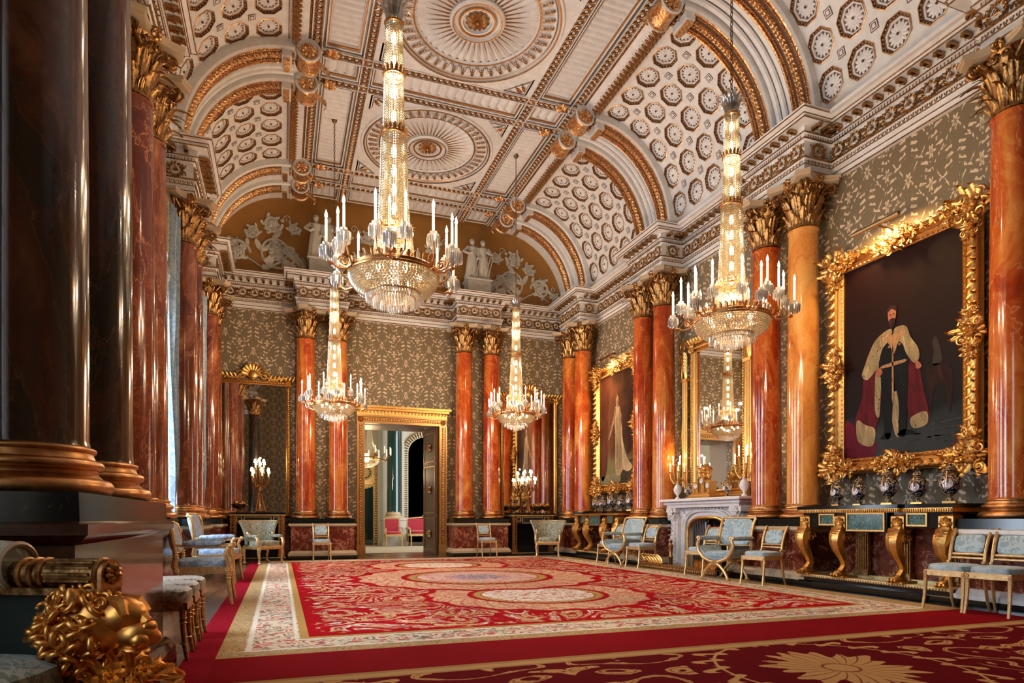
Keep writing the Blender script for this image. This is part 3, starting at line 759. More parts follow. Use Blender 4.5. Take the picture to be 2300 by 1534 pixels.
for ya, yb in zip(rows[1:], rows):
    yc = (ya + yb) / 2; saucer(m, cx, yc, 1.36)
    for sx in (-1, 1):
        for sy in (-1, 1):     # corner triangles
            X, Y = cx + sx * 1.38, yc + sy * 1.38
            for e, mi, z in ((0, 1, .0), (.03, 0, -.004), (.05, 1, -.008), (.065, 0, -.012)):
                m.add([(X - sx * e, Y - sy * e, ZC + z), (X - sx * (.46 - e * 1.4), Y - sy * e, ZC + z), (X - sx * e, Y - sy * (.46 - e * 1.4), ZC + z)], [(0, 1, 2)], None, mi)
            m.put(leaf(.17, .22, .3, .3, 3), T(X - sx * .1, Y - sy * .1, ZC - .02) @ R(atan2(-sy, -sx)) @ R(pi / 2, 'Y') @ R(pi), mi=1)
CEILG = material('ceiling_gilding', rough=.35, metal=.85, fn=f_gold((.62, .34, .13), (.32, .14, .045), 25))
m2 = MB()      # flat field around the saucers, pierced by them
def field(mb, X0, X1, Y0, Y1, c, r):
    n = 64; vs = []
    for i in range(n):
        a = 2 * pi * i / n - pi; k = 1 / max(abs(cos(a)), abs(sin(a)))
        vs.append((c[0] + k * cos(a) * (X1 - X0) / 2, c[1] + k * sin(a) * (Y1 - Y0) / 2, ZC))
    for i in range(n):
        a = 2 * pi * i / n - pi; vs.append((c[0] + r * cos(a), c[1] + r * sin(a), ZC))
    mb.add(vs, [(i, (i + 1) % n, n + (i + 1) % n, n + i) for i in range(n)], None, 0)
for ya, yb in zip(rows[1:], rows):
    yc = (ya + yb) / 2; field(m, cx - 1.46, cx + 1.46, yc - 1.47, yc + 1.47, (cx, yc), 1.39)
struct(m, 'ceiling', [WHITE, CEILG, BRN])
# ---------------------------------------------------------------- columns
PB = .97                                   # top of the pedestals
def capital_mb():
    t = MB()
    t.lathe([(.2, 0), (.215, .01), (.215, .03), (.2, .04), (.2, .2), (.215, .45), (.25, .58), (.3, .62)], 20)
    l1 = leaf(.13, .24, .55, .6, 5, 8, 15); l2 = leaf(.13, .42, .45, .5, 7, 8, 18); l3 = leaf(.07, .3, .5, .5, 5, 4, 10)
    for k in range(8):
        t.put(l1, R(2 * pi * k / 8) @ T(.21, 0, .03)); t.put(l2, R(2 * pi * (k + .5) / 8) @ T(.205, 0, .04)); t.put(l3, R(2 * pi * (k + .25) / 8) @ T(.21, 0, .12)); t.put(l3, R(2 * pi * (k + .75) / 8) @ T(.21, 0, .12)); t.put(l1, R(2 * pi * (k + .5) / 8) @ T(.2, 0, .02) @ Sc(1, .6, .6))
        t.put(leaf(.08, .16, .5, .6, 3, 4, 6), R(2 * pi * (k + .5) / 8) @ T(.225, 0, .42))
    for k in range(4):
        a = pi / 4 + pi / 2 * k
        for s in (-1, 1):
            sp = spiral(1.5, .085, .015, 20, pi)
            M = R(a) @ T(.37, s * .022, .56) @ R(s * .25)
            t.tube([(p[0], 0, p[2]) for p in sp], [.022 - .012 * i / 20 for i in range(21)], 6, 0, M)
            t.tube([(.21, s * .1, .3), (.23, s * .1, .42), (.27, s * .06, .52), (.33, s * .03, .6)], [.014, .018, .02, .02], 6, 0, R(a))
            M = R(a - pi / 4) @ T(.275, s * .06, .56) @ R(pi / 2)
            sp = spiral(1.3, .055, .01, 16, pi if s < 0 else 0)
            t.tube([(p[0] , 0, p[2] * (1 if s < 0 else 1)) for p in sp], .014, 5, 0, M)
        t.put(rosette(.075, 6, .5, 0, 2), R(a - pi / 4) @ T(.31, 0, .665) @ R(pi / 2, 'Y'))
    return t
def abacus_mb():
    t = MB(); poly = []
    for k in range(4):
        a0 = pi / 4 + pi / 2 * k
        for i in range(8):
            u = -1 + 2 * i / 7; am = a0 + pi / 4; r = .29 + .115 * u * u
            poly.append((r * cos(am) - u * .27 * sin(am), r * sin(am) + u * .27 * cos(am)))
    t.prism(poly, .63, .665); t.prism([(x * 1.05, y * 1.05) for x, y in poly], .665, .71); return t
def base_mb():
    t = MB()
    def tor(r, z, h): return [(r - h / 2 + h / 2 * cos(a), z + h / 2 + h / 2 * sin(a)) for a in [-pi / 2 + pi * i / 8 for i in range(9)]]
    t.lathe([(.3, 0)] + tor(.33, 0, .075) + [(.285, .08), (.268, .095), (.268, .11)] + tor(.292, .112, .045) + [(.258, .162), (.25, .18), (.25, .19)] + tor(.262, .19, .025) + [(.24, .22)], 40)
    return t
SH0, SH1 = PB + .22, 5.32
def shaft_mb(h):
    t = MB(); prof = []
    for i in range(13):
        q = i / 12; r = .234 - .026 * q ** 1.7; prof.append((r, h * q))
    prof[0] = (.24, 0); prof.insert(1, (.234, .03)); prof[-1] = (.208, h - .05); prof += [(.222, h - .035), (.222, h - .01), (.21, h)]
    t.lathe(prof, 40); return t
def make_column(label, x, y, sm, bm, zb=PB):
    c = thing('column', label, 'column', (x, y, zb), 0, 'scagliola columns')
    base_mb().build('base', bm, c); s = shaft_mb(SH1 - zb - .22).build('shaft', sm, c, loc=(0, 0, .22))
    k = capital_mb().build('capital', GOLDD, c, loc=(0, 0, SH1 - zb)); k['label'] = 'gilded acanthus capital'
    abacus_mb().build('abacus', CREAM, c, loc=(0, 0, SH1 - zb)); return c
XCR, XCL, YCB = 7.4707, -1.475, 16.05
c0 = make_column('amber marbled column left of the fireplace, nearer one of its pair', XCR, YB_ - GAP, SCAG, BRONZE)
c1 = make_column('honey-coloured marbled column right of the fireplace, beside the large portrait of the man', XCR, YC_ - GAP, SCAGP, BRONZE)
for lab, x, y in (('amber marbled column left of the fireplace, farther one of its pair', XCR, YB_ + GAP),
                  ('reddish marbled column just right of the fireplace mirror, partly behind the hanging chandelier', XCR, YC_ + GAP),
                  ('red marbled column in the back right corner, left of the gown portrait, nearer one', XCR, YA_ - GAP),
                  ('red marbled column in the back right corner, farthest on the right-hand side', XCR, YA_ + GAP),
                  ('dark red column at the right edge of the picture beside the king-size portrait', XCR, YD_ + GAP),
                  ('left column of the pair left of the open doorway', .966 - GAP, YCB), ('column immediately left of the open doorway', .966 + GAP, YCB),
                  ('column immediately right of the open doorway', 4.955 - GAP, YCB), ('second column right of the open doorway', 4.955 + GAP, YCB),
                  ('dull red column on the left side, just behind the dark foreground columns', XCL, YC_ - GAP), ('dull red column on the left side, before the blue curtain', XCL, YC_ + GAP),
                  ('column on the left side just beyond the blue curtain', XCL, YB_ - GAP), ('second column on the left side beyond the blue curtain', XCL, YB_ + GAP),
                  ('column in the far left corner of the room, nearer of its pair', XCL, YA_ - GAP), ('column in the far left corner touching the tall pier mirror', XCL, YA_ + GAP)):
    d_ = dup(c0, lab, (x, y, PB), random.uniform(0, 6))
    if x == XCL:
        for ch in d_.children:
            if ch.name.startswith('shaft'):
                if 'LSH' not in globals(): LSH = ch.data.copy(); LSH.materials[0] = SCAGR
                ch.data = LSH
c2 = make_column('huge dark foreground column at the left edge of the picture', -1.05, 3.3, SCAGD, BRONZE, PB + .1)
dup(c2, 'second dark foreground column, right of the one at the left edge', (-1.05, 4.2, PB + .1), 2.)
# ---------------------------------------------------------------- pedestals, plinth blocks and dado
def pedestal(label, x0, x1, y0, y1, top=PB, mat=None, cap=True, plinth_top=0):
    """box pedestal with black plinth blocks, moulded cap and base"""
    t = thing('pedestal', label, 'pedestal', ((x0 + x1) / 2, (y0 + y1) / 2, 0), 0, 'column pedestals')
    w, d = (x1 - x0) / 2, (y1 - y0) / 2
    def ringp(e): return [(-w - e, -d - e), (-w - e, d + e), (w + e, d + e), (w + e, -d - e)]
    cl = [(-w, -d), (w, -d), (w, d), (-w, d)]
    def swp(prof, name, mm):
        b = MB(); vs = []
        for o, z in prof: vs += [(-w - o, -d - o, z), (w + o, -d - o, z), (w + o, d + o, z), (-w - o, d + o, z)]
        L = len(prof); b.add(vs, [(q * 4 + i, q * 4 + (i + 1) % 4, q * 4 + 4 + (i + 1) % 4, q * 4 + 4 + i) for q in range(L - 1) for i in range(4)] + [(3, 2, 1, 0), tuple(L * 4 - 4 + i for i in range(4))])
        return b.build(name, mm, t)
    k = top - .11
    swp([(.0, k), (-.005, top)], 'plinth_block', BLACK)['label'] = 'black marble block'
    swp([(-.02, k - .09), (.0, k - .085), (.02, k - .06), (.035, k - .05), (.035, k - .01), (.01, k)], 'cap_moulding', mat or CREAM)
    swp([(-.02, .12), (-.02, k - .09)], 'dado', (mat or RMARB) if mat is not WMARB else RMARB)
    swp([(.05, .0), (.05, .09)], 'foot_block', BLACK)
    swp([(.045, .09), (.045, .14), (.03, .15), (.02, .18), (-.005, .2), (-.02, .21)], 'base_moulding', mat or CREAM)
    return t
hw = GAP + .37
for lab, yc in (('red marble pedestal under the far right column pair', YA_), ('red marble pedestal under the columns left of the fireplace', YB_), ('red marble pedestal under the columns right of the fireplace', YC_)):
    pedestal(lab, XCR - .36, XR - .055, yc - hw, yc + hw)
pedestal('pedestal with white marble cap under the column at the right edge', XCR - .36, XR - .055, YD_ - hw, YD_ + hw, mat=WMARB)
for lab, xc in (('red marble pedestal left of the doorway', .966), ('red marble pedestal right of the doorway', 4.955)):
    pedestal(lab, xc - hw, xc + hw, YCB - .36, YB - .055)
for lab, yc in (('pedestal under the far left columns', YA_), ('pedestal under the left columns beyond the blue curtain', YB_), ('pedestal under the dull red columns behind the stools', YC_)):
    pedestal(lab, XL + .055, XCL + .30, yc - hw, yc + hw)
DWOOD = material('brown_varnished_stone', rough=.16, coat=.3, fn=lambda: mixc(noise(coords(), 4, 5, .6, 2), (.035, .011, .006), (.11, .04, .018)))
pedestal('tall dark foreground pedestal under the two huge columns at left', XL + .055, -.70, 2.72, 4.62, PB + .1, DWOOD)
m = MB()
for a, b in ((-1.5, YD_ - hw), (YD_ + hw, YC_ - hw), (YC_ + hw, YB_ - hw), (YB_ + hw, YA_ - hw), (YA_ + hw, YB)):
    m.box(XR - .03, XR, a, b, .14, .84, 0); m.box(XR - .05, XR, a, b, .84, .9, 1); m.box(XR - .06, XR, a, b, 0, .15, 1)
for a, b in ((YD_ + hw, YC_ - hw), (YC_ + hw, YB_ - hw), (YB_ + hw, YA_ - hw), (YA_ + hw, YB)):
    m.box(XL, XL + .03, a, b, .14, .84, 0); m.box(XL, XL + .05, a, b, .84, .9, 1); m.box(XL, XL + .06, a, b, 0, .15, 1)
for a, b in ((XL, .966 - hw), (.966 + hw, DX0 - .2), (DX1 + .2, 4.955 - hw), (4.955 + hw, XR)):
    m.box(a, b, YB - .03, YB, .14, .84, 0); m.box(a, b, YB - .05, YB, .84, .9, 1); m.box(a, b, YB - .06, YB, 0, .15, 1)
struct(m, 'baseboard_right', [RMARB, BLACK])
# ---------------------------------------------------------------- doorway to the next room
t = thing('door_frame', 'gilded carved door surround around the open doorway in the end wall', 'door frame', ((DX0 + DX1) / 2, YB, 0))
m = MB(); hx = (DX1 - DX0) / 2; fw = .2
for sx in (-1, 1):
    m.cbox((sx * (hx + fw / 2), -.02, DZ / 2), (fw, .1, DZ)); m.cbox((sx * (hx + fw / 2), -.08, .14), (fw + .03, .06, .28))
    m.cbox((sx * (hx + .02), -.08, DZ / 2), (.035, .04, DZ)); m.cbox((sx * (hx + fw - .02), -.09, DZ / 2), (.04, .06, DZ))
m.cbox((0, -.02, DZ + fw / 2), (2 * hx + 2 * fw, .1, fw)); m.cbox((0, -.08, DZ + .02), (2 * hx, .04, .035)); m.cbox((0, -.09, DZ + fw - .02), (2 * hx + 2 * fw, .06, .04))
m.build('surround', material('door_surround_gilding', (.5, .27, .1), .3, .6), t)
m = MB()
fl = MB().ell((0, 0, 0), (.035, .03, .035), 6, 4)
for k in range(46):
    z = .35 + (DZ - .4) * k / 45
    for sx in (-1, 1): m.put(fl, T(sx * (hx + .1), -.075, z))
for k in range(30):
    m.put(fl, T(-hx + .03 + (2 * hx - .06) * k / 29, -.075, DZ + .1))
for sx in (-1, 1): m.put(rosette(.08, 8, .5, 0, 2), T(sx * (hx + .1), -.075, DZ + .1) @ R(pi / 2, 'X'))
m.build('carved_border', GOLD, t)
m = MB(); m.cbox((0, -.14, DZ + fw + .2), (2 * hx + 2 * fw + .16, .3, .05)); m.cbox((0, -.1, DZ + fw + .15), (2 * hx + 2 * fw + .08, .2, .05)); m.cbox((0, -.05, DZ + fw + .06), (2 * hx + 2 * fw, .1, .12))
for k in range(26): m.put(leaf(.09, .1, .4, .3, 3, 4, 5), T(-hx - fw + .05 + (2 * hx + 2 * fw - .1) * k / 25, -.1, DZ + fw + .03) @ R(-pi / 2))
m.build('cornice', GOLD, t)
# passage through the thick wall, open door leaf, room beyond
WD = 1.15
m = MB()
for x in (DX0 - .04, DX1): m.box(x, x + .04, YB + .3, YB + WD, 0, DZ)
m.box(DX0 - .04, DX1 + .04, YB + .3, YB + WD, DZ, DZ + .05); struct(m, 'trim_20', [material('passage_panelling', (.3, .2, .12), .35)])
t = thing('double_door', 'dark panelled mirrored door leaf folded open on the right of the doorway', 'door', (DX1 - .03, YB + .02, 0), radians(100))
m = MB(); m.cbox((.46, 0, DZ / 2), (.92, .05, DZ - .02)); m.build('leaf', material('dark_door_wood', (.09, .035, .015), .2), t)
m = MB()
for z0, z1 in ((.12, 1.0), (1.12, 2.4), (2.5, 3.3)):
    for s in (-1, 1):
        for a in ((.08, .84, z0, z0 + .03), (.08, .84, z1 - .03, z1), (.08, .11, z0, z1), (.81, .84, z0, z1)): m.box(a[0], a[1], s * .032 - .008, s * .032 + .008, a[2], a[3])
    m.put(rosette(.12, 8, .4, 0, 2), T(.46, .035, (z0 + z1) / 2) @ R(-pi / 2, 'X')); m.put(rosette(.12, 8, .4, 0, 2), T(.46, -.035, (z0 + z1) / 2) @ R(pi / 2, 'X'))
m.build('gilt_moulding', GOLDD, t); MB().ell((.86, .05, 1.05), (.03, .03, .03)).build('handle', GOLD, t)
# next room shell
NY = YB + 7.0
NW = material('cream_wall', rough=.6, fn=lambda: mixc(noise(coords(), 4, 3), (.56, .5, .38), (.66, .6, .46)))
CARP2 = material('sand_carpet', (.42, .35, .24), .9)
m = MB(); m.box(-1.2, 8, YB + .3, NY + 1, -.1, 0); struct(m, 'floor_next', PARQ)
m = MB(); m.box(.2, 6.6, YB + 1.4, NY - .4, 0, .012); tag(m.build('carpet', CARP2), 'sand coloured carpet in the room beyond the doorway', 'carpet')
for nm, q in (('wall_beyond_back', (-1.2, 8, NY, NY + .2, 0, 6)), ('wall_beyond_left', (-1.2, -1, YB + .3, NY, 0, 6)), ('wall_beyond_right', (7.8, 8, YB + .3, NY, 0, 6)), ('ceiling_beyond', (-1.2, 8, YB + .3, NY, 6, 6.1))):
    m = MB(); m.box(*q); struct(m, nm, NW)
MINT = material('reveal_paint', (.6, .62, .58), .5)
# great arch niche with dark green inside
t = thing('mirror_arch', 'tall arched niche with ribbed border seen through the doorway', 'arch', (5.15, NY, 0), 0)
m = MB(); ar = arc(0, 3.4, .64, 0, 180, 20); ar = [(.64, .1)] + ar + [(-.64, .1)]
m.prism([(x, z) for x, z in ar], -.02, .0, 0, R(pi / 2, 'X')); m.build('dark_glass', material('green_black_glass', (.02, .13, .105), .25, spec=.8), t)
m = MB(); pts = [(.75, .1)] + arc(0, 3.4, .75, 0, 180, 24) + [(-.75, .1)]
rib = MB().cbox((0, 0, 0), (.2, .07, .035))
for i in range(len(pts) - 1):
    a, b = Vector(pts[i]), Vector(pts[i + 1]); n = max(1, int((b - a).length / .08)); an = atan2(b.y - a.y, b.x - a.x) - pi / 2
    for k in range(n):
        p = a + (b - a) * ((k + .5) / n); m.put(rib, T(p.x, -.05, p.y) @ R(-an, 'Y'))
m.build('ribbed_border', material('cream_gilt_ribs', (.62, .52, .33), .4), t)
m = MB(); m.tube([(x * .94, -.05, z if z < 3.4 else 3.4 + (z - 3.4) * .94) for x, z in pts], .02, 6); m.tube([(x * 1.12, -.05, z if z < 3.4 else 3.4 + (z - 3.4) * 1.12) for x, z in pts], .03, 6); m.build('gilt_edge', GOLDD, t)
GRN = material('green_black_scagliola', (.006, .04, .038), .06, coat=.6)
t = thing('column', 'dark green column in the room beyond the doorway', 'column', (3.87, NY - .52, 1.0))
base_mb().build('base', CREAM, t); shaft_mb(3.9).build('shaft', GRN, t, loc=(0, 0, .22)); capital_mb().build('capital', GOLD, t, loc=(0, 0, 4.12))
m = MB(); m.cbox((0, 0, .5), (.8, .8, 1.0), 0, bev=.03); m.cbox((0, 0, .96), (.86, .86, .06)); m.cbox((0, 0, .08), (.9, .9, .16))
tag(m.build('pedestal', material('pale_pedestal', (.7, .68, .62), .3), loc=(3.87, NY - .52, 0)), 'white pedestal under the dark green column beyond the doorway', 'pedestal')
m = MB(); m.cbox((3.46, NY - .06, 2.4), (.16, .14, 4.8)); m.cbox((4.3, NY - .05, 2.4), (.1, .1, 4.8)); struct(m, 'trim_21', MINT)
t = thing('pier_mirror', 'dark mirror with star badge above, left side of the room beyond the doorway', 'mirror', (2.9, NY, 0), 0)
m = MB(); m.cbox((0, -.03, 1.15), (.62, .04, 2.2)); m.build('glass', material('dark_glass', (.01, .03, .028), .06, spec=.8), t)
m = MB()
for s in (-1, 1):
    for k in range(36): m.ell((s * .4, -.07, .12 + k * .09), (.05, .03, .035), 6, 4)
    m.cbox((s * .33, -.06, 1.6), (.04, .08, 3.2)); m.cbox((s * .47, -.06, 1.7), (.03, .08, 3.4))
m.cbox((0, -.06, 2.28), (.66, .08, .07)); m.cbox((0, -.05, 3.4), (1.0, .08, .1)); m.cbox((0, -.02, 2.8), (.7, .03, 1.1))
m.lathe([(.22, 0), (.25, .02), (.28, 0)], 24, M=T(0, -.06, 2.66) @ R(pi / 2, 'X')); m.put(rosette(.2, 12, .3), T(0, -.07, 2.66) @ R(pi / 2, 'X'))
for k in range(12): m.put(leaf(.12, .2, .3, .4), T(-.3 + k * .055, -.07, 2.25 + .1 * abs(k - 5.5) / 5.5) @ R(-pi / 2) @ R(pi, 'X'))
m.build('frame', GOLDP, t)
area('next_room_light', (6.9, NY - 3.2, 3.0), (0, radians(90), 0), 3.5, 3.5, 300, (.95, .97, 1))  # area light inside the next room, no window built behind it
point('next_room_lamp', (2.6, YB + 3.6, 2.4), 60, (1, .75, .45), .25)
# ---------------------------------------------------------------- carpet
m = MB(); m.box(-.62, 6.86, .9, 15.25, .0, .014); tag(m.build('carpet', CARPET), 'huge crimson carpet with floral medallions covering the parquet floor', 'carpet')
# ---------------------------------------------------------------- gilt frames
def frame_profile(mb, w, h, fw, d, mi=0):
    """rectangular picture frame in the x-z plane, centre origin, facing -y"""
    prof = [(0, 0), (0, -.03), (.02, -.045), (.03, -.02), (fw * .35, -d * .55), (fw * .45, -d * .45), (fw * .7, -d), (fw * .85, -d * .9), (fw, -d * .5), (fw, .02)]
    vs = []
    for o, y in prof:
        for sx, sz in ((-1, -1), (1, -1), (1, 1), (-1, 1)): vs.append((sx * (w / 2 + o), y, sz * (h / 2 + o)))
    mb.add(vs, [(q * 4 + i, q * 4 + (i + 1) % 4, q * 4 + 4 + (i + 1) % 4, q * 4 + 4 + i) for q in range(len(prof) - 1) for i in range(4)], None, mi)
def cartouche(mb, M, s, rn, mi=0):
    mb.ell((0, 0, 0), (.05 * s, .035 * s, .06 * s), 10, 6, mi, M); mb.put(rosette(.07 * s, 7, .4, mi, 2), M @ T(0, -.02, 0) @ R(pi / 2, 'X'))
    for k in range(16):
        a = 2 * pi * k / 16 + rn.uniform(-.2, .2); r = (.06 + .05 * (k % 2)) * s
        mb.put(leaf(.07 * s, rn.uniform(.08, .14) * s, .5, .7, 4, 4, 8), M @ R(a, 'Y') @ T(0, 0, r) @ R(rn.uniform(-.5, .5), 'Y') @ R(-pi / 2))
    for k in range(4):
        a = pi / 4 + pi / 2 * k
        mb.tube([(p[0], 0, p[2]) for p in spiral(1.3, .06 * s, .012 * s, 14, rn.uniform(0, 6))], .012 * s, 5, mi, M @ R(a, 'Y') @ T(0, -.01, .13 * s))
def frame_orn(mb, w, h, fw, d, sc=1.0, mi=0, rn=None):
    """corner and centre cartouches with running leaves and scrolls"""
    rn = random.Random(5); C_ = [(0, h / 2, 0), (0, -h / 2, 0), (-w / 2, 0, 0), (w / 2, 0, 0)] + [(sx * w / 2, sz * h / 2, 1) for sx in (-1, 1) for sz in (-1, 1)]
    for X, Z, cor in C_:
        px = X + (fw * .6) * (1 if X > 0 else -1 if X < 0 else 0); pz = Z + (fw * .6) * (1 if Z > 0 else -1 if Z < 0 else 0)
        cartouche(mb, T(px, -d * .95, pz), 1.15 * sc if cor else .95 * sc, rn, mi)
        if cor:
            for ex, ez in ((-.22, 0), (0, -.24)): cartouche(mb, T(px + ex * (1 if X > 0 else -1), -d * .9, pz + ez * (1 if Z > 0 else -1)), .7 * sc, rn, mi)
        else:
            for q in (-.2, .2): cartouche(mb, T(px + (q if X == 0 else 0), -d * .9, pz + (q if Z == 0 else 0)), .6 * sc, rn, mi)
    lf_ = leaf(.07 * sc, .09 * sc, .5, .6, 4, 4, 6)
    for ax in (0, 1):
        L = w if ax == 0 else h; k = int(L / (.06 * sc))
        for i in range(k):
            c = -L / 2 + L * (i + .5) / k
            for s in (-1, 1):
                M = (T(c, -d * .95, s * (h / 2 + fw * .7)) if ax == 0 else T(s * (w / 2 + fw * .7), -d * .95, c) @ R(pi / 2, 'Y'))
                mb.put(lf_, M @ R(pi / 2 + (.7 if i % 2 else -.7), 'Y') @ R(-pi / 2) @ T(0, 0, -.03), mi=mi)
                M2 = (T(c, -.045, s * (h / 2 + .02)) if ax == 0 else T(s * (w / 2 + .02), -.045, c))
                mb.put(bd4, M2, mi=mi)
def flat(name, poly, depth, mat, parent, y):
    b = MB(); b.prism([(p[0], p[1]) for p in poly], y, y + depth, 0, R(pi / 2, 'X')); return b.build(name, mat, parent)
def smooth_poly(P, n=4):
    out = []; L = len(P)
    for i in range(L):
        p0, p1, p2, p3 = (Vector(P[(i + k) % L]) for k in (-1, 0, 1, 2))
        for k in range(n):
            t = k / n; out.append(tuple(.5 * ((2 * p1) + (-p0 + p2) * t + (2 * p0 - 5 * p1 + 4 * p2 - p3) * t * t + (-p0 + 3 * p1 - 3 * p2 + p3) * t ** 3)))
    return out
def pm(name, c, r=.4, c2=None, sc=6, spots=0):
    c2 = c2 or tuple(v * .3 for v in c)
    def f():
        x, y, z = sep(coords()); n = noise(comb(x * 2.2 + z * .35, y, z * .5), sc, 4, .6, .8); n2 = noise(coords(), 38, 3)
        col = mixc(sat(n * 3.2 - 1.1 + (n2 - .5) * .5), c2, c)
        hi = tuple(min(1, v * 1.5 + .01) for v in c); col = mixc(sat(n * 5 - 3.1), col, hi)
        if spots: col = mixc(below(voro(comb(x, 0, z * .6), 16), .13, .04), col, (.03, .02, .015))
        return col
    return material(name, c, .6, spec=.12, fn=f)
def painting(label, x, y, z, w, h, rz, fw, tilt, kind):
    t = thing('portrait_painting', label, 'painting', (x, y, z), rz); t.rotation_euler.x = 0
    m = MB(); frame_profile(m, w, h, fw, .1); m.build('frame', GOLD, t)
    m = MB(); frame_orn(m, w, h, fw, .1, 1.05); m.build('frame_carving', GOLD, t)
    if kind == 'king':
        cf = lambda: (lambda s, n: mixc(below(s[2] + (n - .5) * .5, -.93, .3), mixc(below(s[2] + n * .5, -.1, .8), (.012, .0025, .0015), (.005, .004, .003)), (.03, .034, .034)))(sep(coords()), noise(coords(), 3, 4))
    else:
        cf = lambda: (lambda s, n: mixc(below(s[2] + (n - .5) * .6, -.7, .35), mixc(sat(s[0] * 1.2 + .4 + (n - .5)), (.16, .065, .03), (.03, .012, .008)), (.2, .17, .07)))(sep(coords()), noise(coords(), 3, 4))
    b = MB(); b.box(-w / 2, w / 2, -.005, .02, -h / 2, h / 2); b.build('canvas', material('oil_canvas_' + kind, rough=.55, spec=.12, fn=cf), t)
    def P(n, pts, mat, lay, s=4, ox=0):
        return flat(n, smooth_poly([((a - .5) * w + ox, (.5 - b_) * h) for a, b_ in pts], s), .0015, mat, t, .006 + lay * .0015)
    if kind == 'king':
        RB = pm('painted_crimson_robe', (.12, .006, .012), .4, (.06, .004, .007)); ER = pm('painted_fur', (.4, .29, .14), .45, (.2, .14, .07), 7, 1)
        DKU = pm('painted_dark_uniform', (.005, .006, .007)); SK = pm('painted_skin', (.3, .09, .045), .45, (.4, .16, .09)); HR = pm('painted_hair', (.05, .02, .012)); GDp = pm('painted_gold', (.5, .3, .12), .4, (.25, .1, .05), 30)
        P('painted_carpet', [(0, .8), (.1, .83), (.22, .88), (.3, .93), (.27, .995), (.0, .995)], pm('painted_red_rug', (.13, .006, .02), .45, (.08, .005, .012)), 0)
        P('painted_dark_furniture', [(.73, .6), (.9, .62), (.92, .72), (.9, .84), (.86, .7), (.78, .72), (.76, .83), (.74, .7)], pm('painted_stool', (.03, .008, .005)), 0)
        P('painted_ornament', [(.77, .49), (.8, .47), (.84, .56), (.83, .6), (.77, .6), (.78, .54)], pm('painted_crown', (.06, .04, .025), .45, (.02, .015, .015), 30), 0)
        P('painted_robe', [(.2, .5), (.32, .42), (.36, .6), (.33, .78), (.27, .88), (.12, .87), (.1, .8), (.17, .68)], RB, 1)
        P('painted_robe', [(.58, .52), (.66, .56), (.7, .7), (.74, .84), (.6, .86), (.56, .68)], RB, 1)
        P('painted_fur_hem', [(.12, .8), (.2, .83), (.29, .86), (.27, .94), (.17, .93), (.12, .89)], ER, 2)
        P('painted_fur_hem', [(.6, .83), (.72, .81), (.73, .87), (.62, .88)], ER, 2)
        P('painted_fur_lining', [(.3, .55), (.36, .54), (.34, .7), (.33, .8), (.29, .76)], ER, 2); P('painted_fur_lining', [(.42, .72), (.5, .7), (.52, .88), (.47, .9)], ER, 2)
        P('painted_leg', [(.35, .58), (.46, .58), (.45, .74), (.43, .9), (.38, .9), (.36, .74)], DKU, 3); P('painted_leg', [(.45, .58), (.57, .57), (.57, .74), (.56, .9), (.5, .9), (.5, .74)], DKU, 3)
        P('painted_boot', [(.37, .89), (.43, .89), (.42, .915), (.34, .915)], DKU, 3); P('painted_boot', [(.5, .89), (.56, .88), (.64, .905), (.5, .91)], DKU, 3)
        P('painted_tunic', [(.36, .42), (.47, .36), (.56, .42), (.57, .6), (.34, .6)], DKU, 4)
        P('painted_cape', [(.44, .375), (.37, .38), (.28, .42), (.2, .52), (.17, .57), (.22, .6), (.3, .56), (.33, .52), (.36, .46), (.43, .42)], ER, 5)
        P('painted_cape', [(.47, .375), (.56, .38), (.6, .44), (.66, .5), (.67, .55), (.63, .57), (.57, .52), (.53, .46), (.46, .42)], ER, 5)
        P('painted_hand', [(.3, .565), (.34, .555), (.36, .58), (.32, .6)], SK, 6); P('painted_hand', [(.64, .56), (.67, .57), (.69, .595), (.65, .6)], SK, 6)
        P('painted_collar_chain', [(.4, .42), (.47, .4), (.52, .42), (.49, .46), (.46, .5), (.43, .46)], GDp, 6); P('painted_sash', [(.445, .48), (.455, .48), (.46, .72), (.445, .72)], GDp, 6, 2)
        P('painted_belt', [(.36, .545), (.55, .54), (.55, .555), (.36, .56)], GDp, 6, 2)
        P('painted_head', [(.41, .275), (.445, .268), (.478, .28), (.476, .325), (.445, .365), (.415, .33)], SK, 6)
        P('painted_hair', [(.405, .29), (.41, .27), (.445, .258), (.485, .272), (.482, .292), (.445, .276), (.415, .285)], HR, 7); P('painted_beard', [(.42, .33), (.445, .322), (.473, .33), (.465, .36), (.445, .372), (.425, .358)], HR, 7)
        P('painted_epaulette', [(.36, .4), (.4, .385), (.41, .4), (.37, .425)], GDp, 6); P('painted_epaulette', [(.5, .385), (.55, .4), (.54, .425), (.5, .4)], GDp, 6)
        for q in range(3): P('painted_star', [(.42 + .045 * q + .014 * cos(k * pi / 4) * (1 if k % 2 else .5), .46 + .02 * (q % 2) + .009 * sin(k * pi / 4) * (1 if k % 2 else .5)) for k in range(8)], GDp, 7, 1)
        P('painted_nose', [(.446, .3), (.452, .318), (.444, .321)], pm('painted_skin_light', (.5, .22, .13)), 7, 1); P('painted_mouth', [(.436, .334), (.455, .334), (.446, .338)], pm('painted_lip', (.25, .04, .03)), 8, 1)
        for q in range(5): P('painted_floor_step', [(.3 + .1 * q, .9 + .02 * (q % 3)), (.98, .86 + .03 * q), (.98, .868 + .03 * q), (.3 + .1 * q, .908 + .02 * (q % 3))], pm('painted_step_light', (.055, .06, .055)), 0, 1)
        for a in (.432, .46): P('painted_eye', [(a - .008, .303), (a, .3), (a + .008, .303), (a, .307)], HR, 7, 2)
    else:
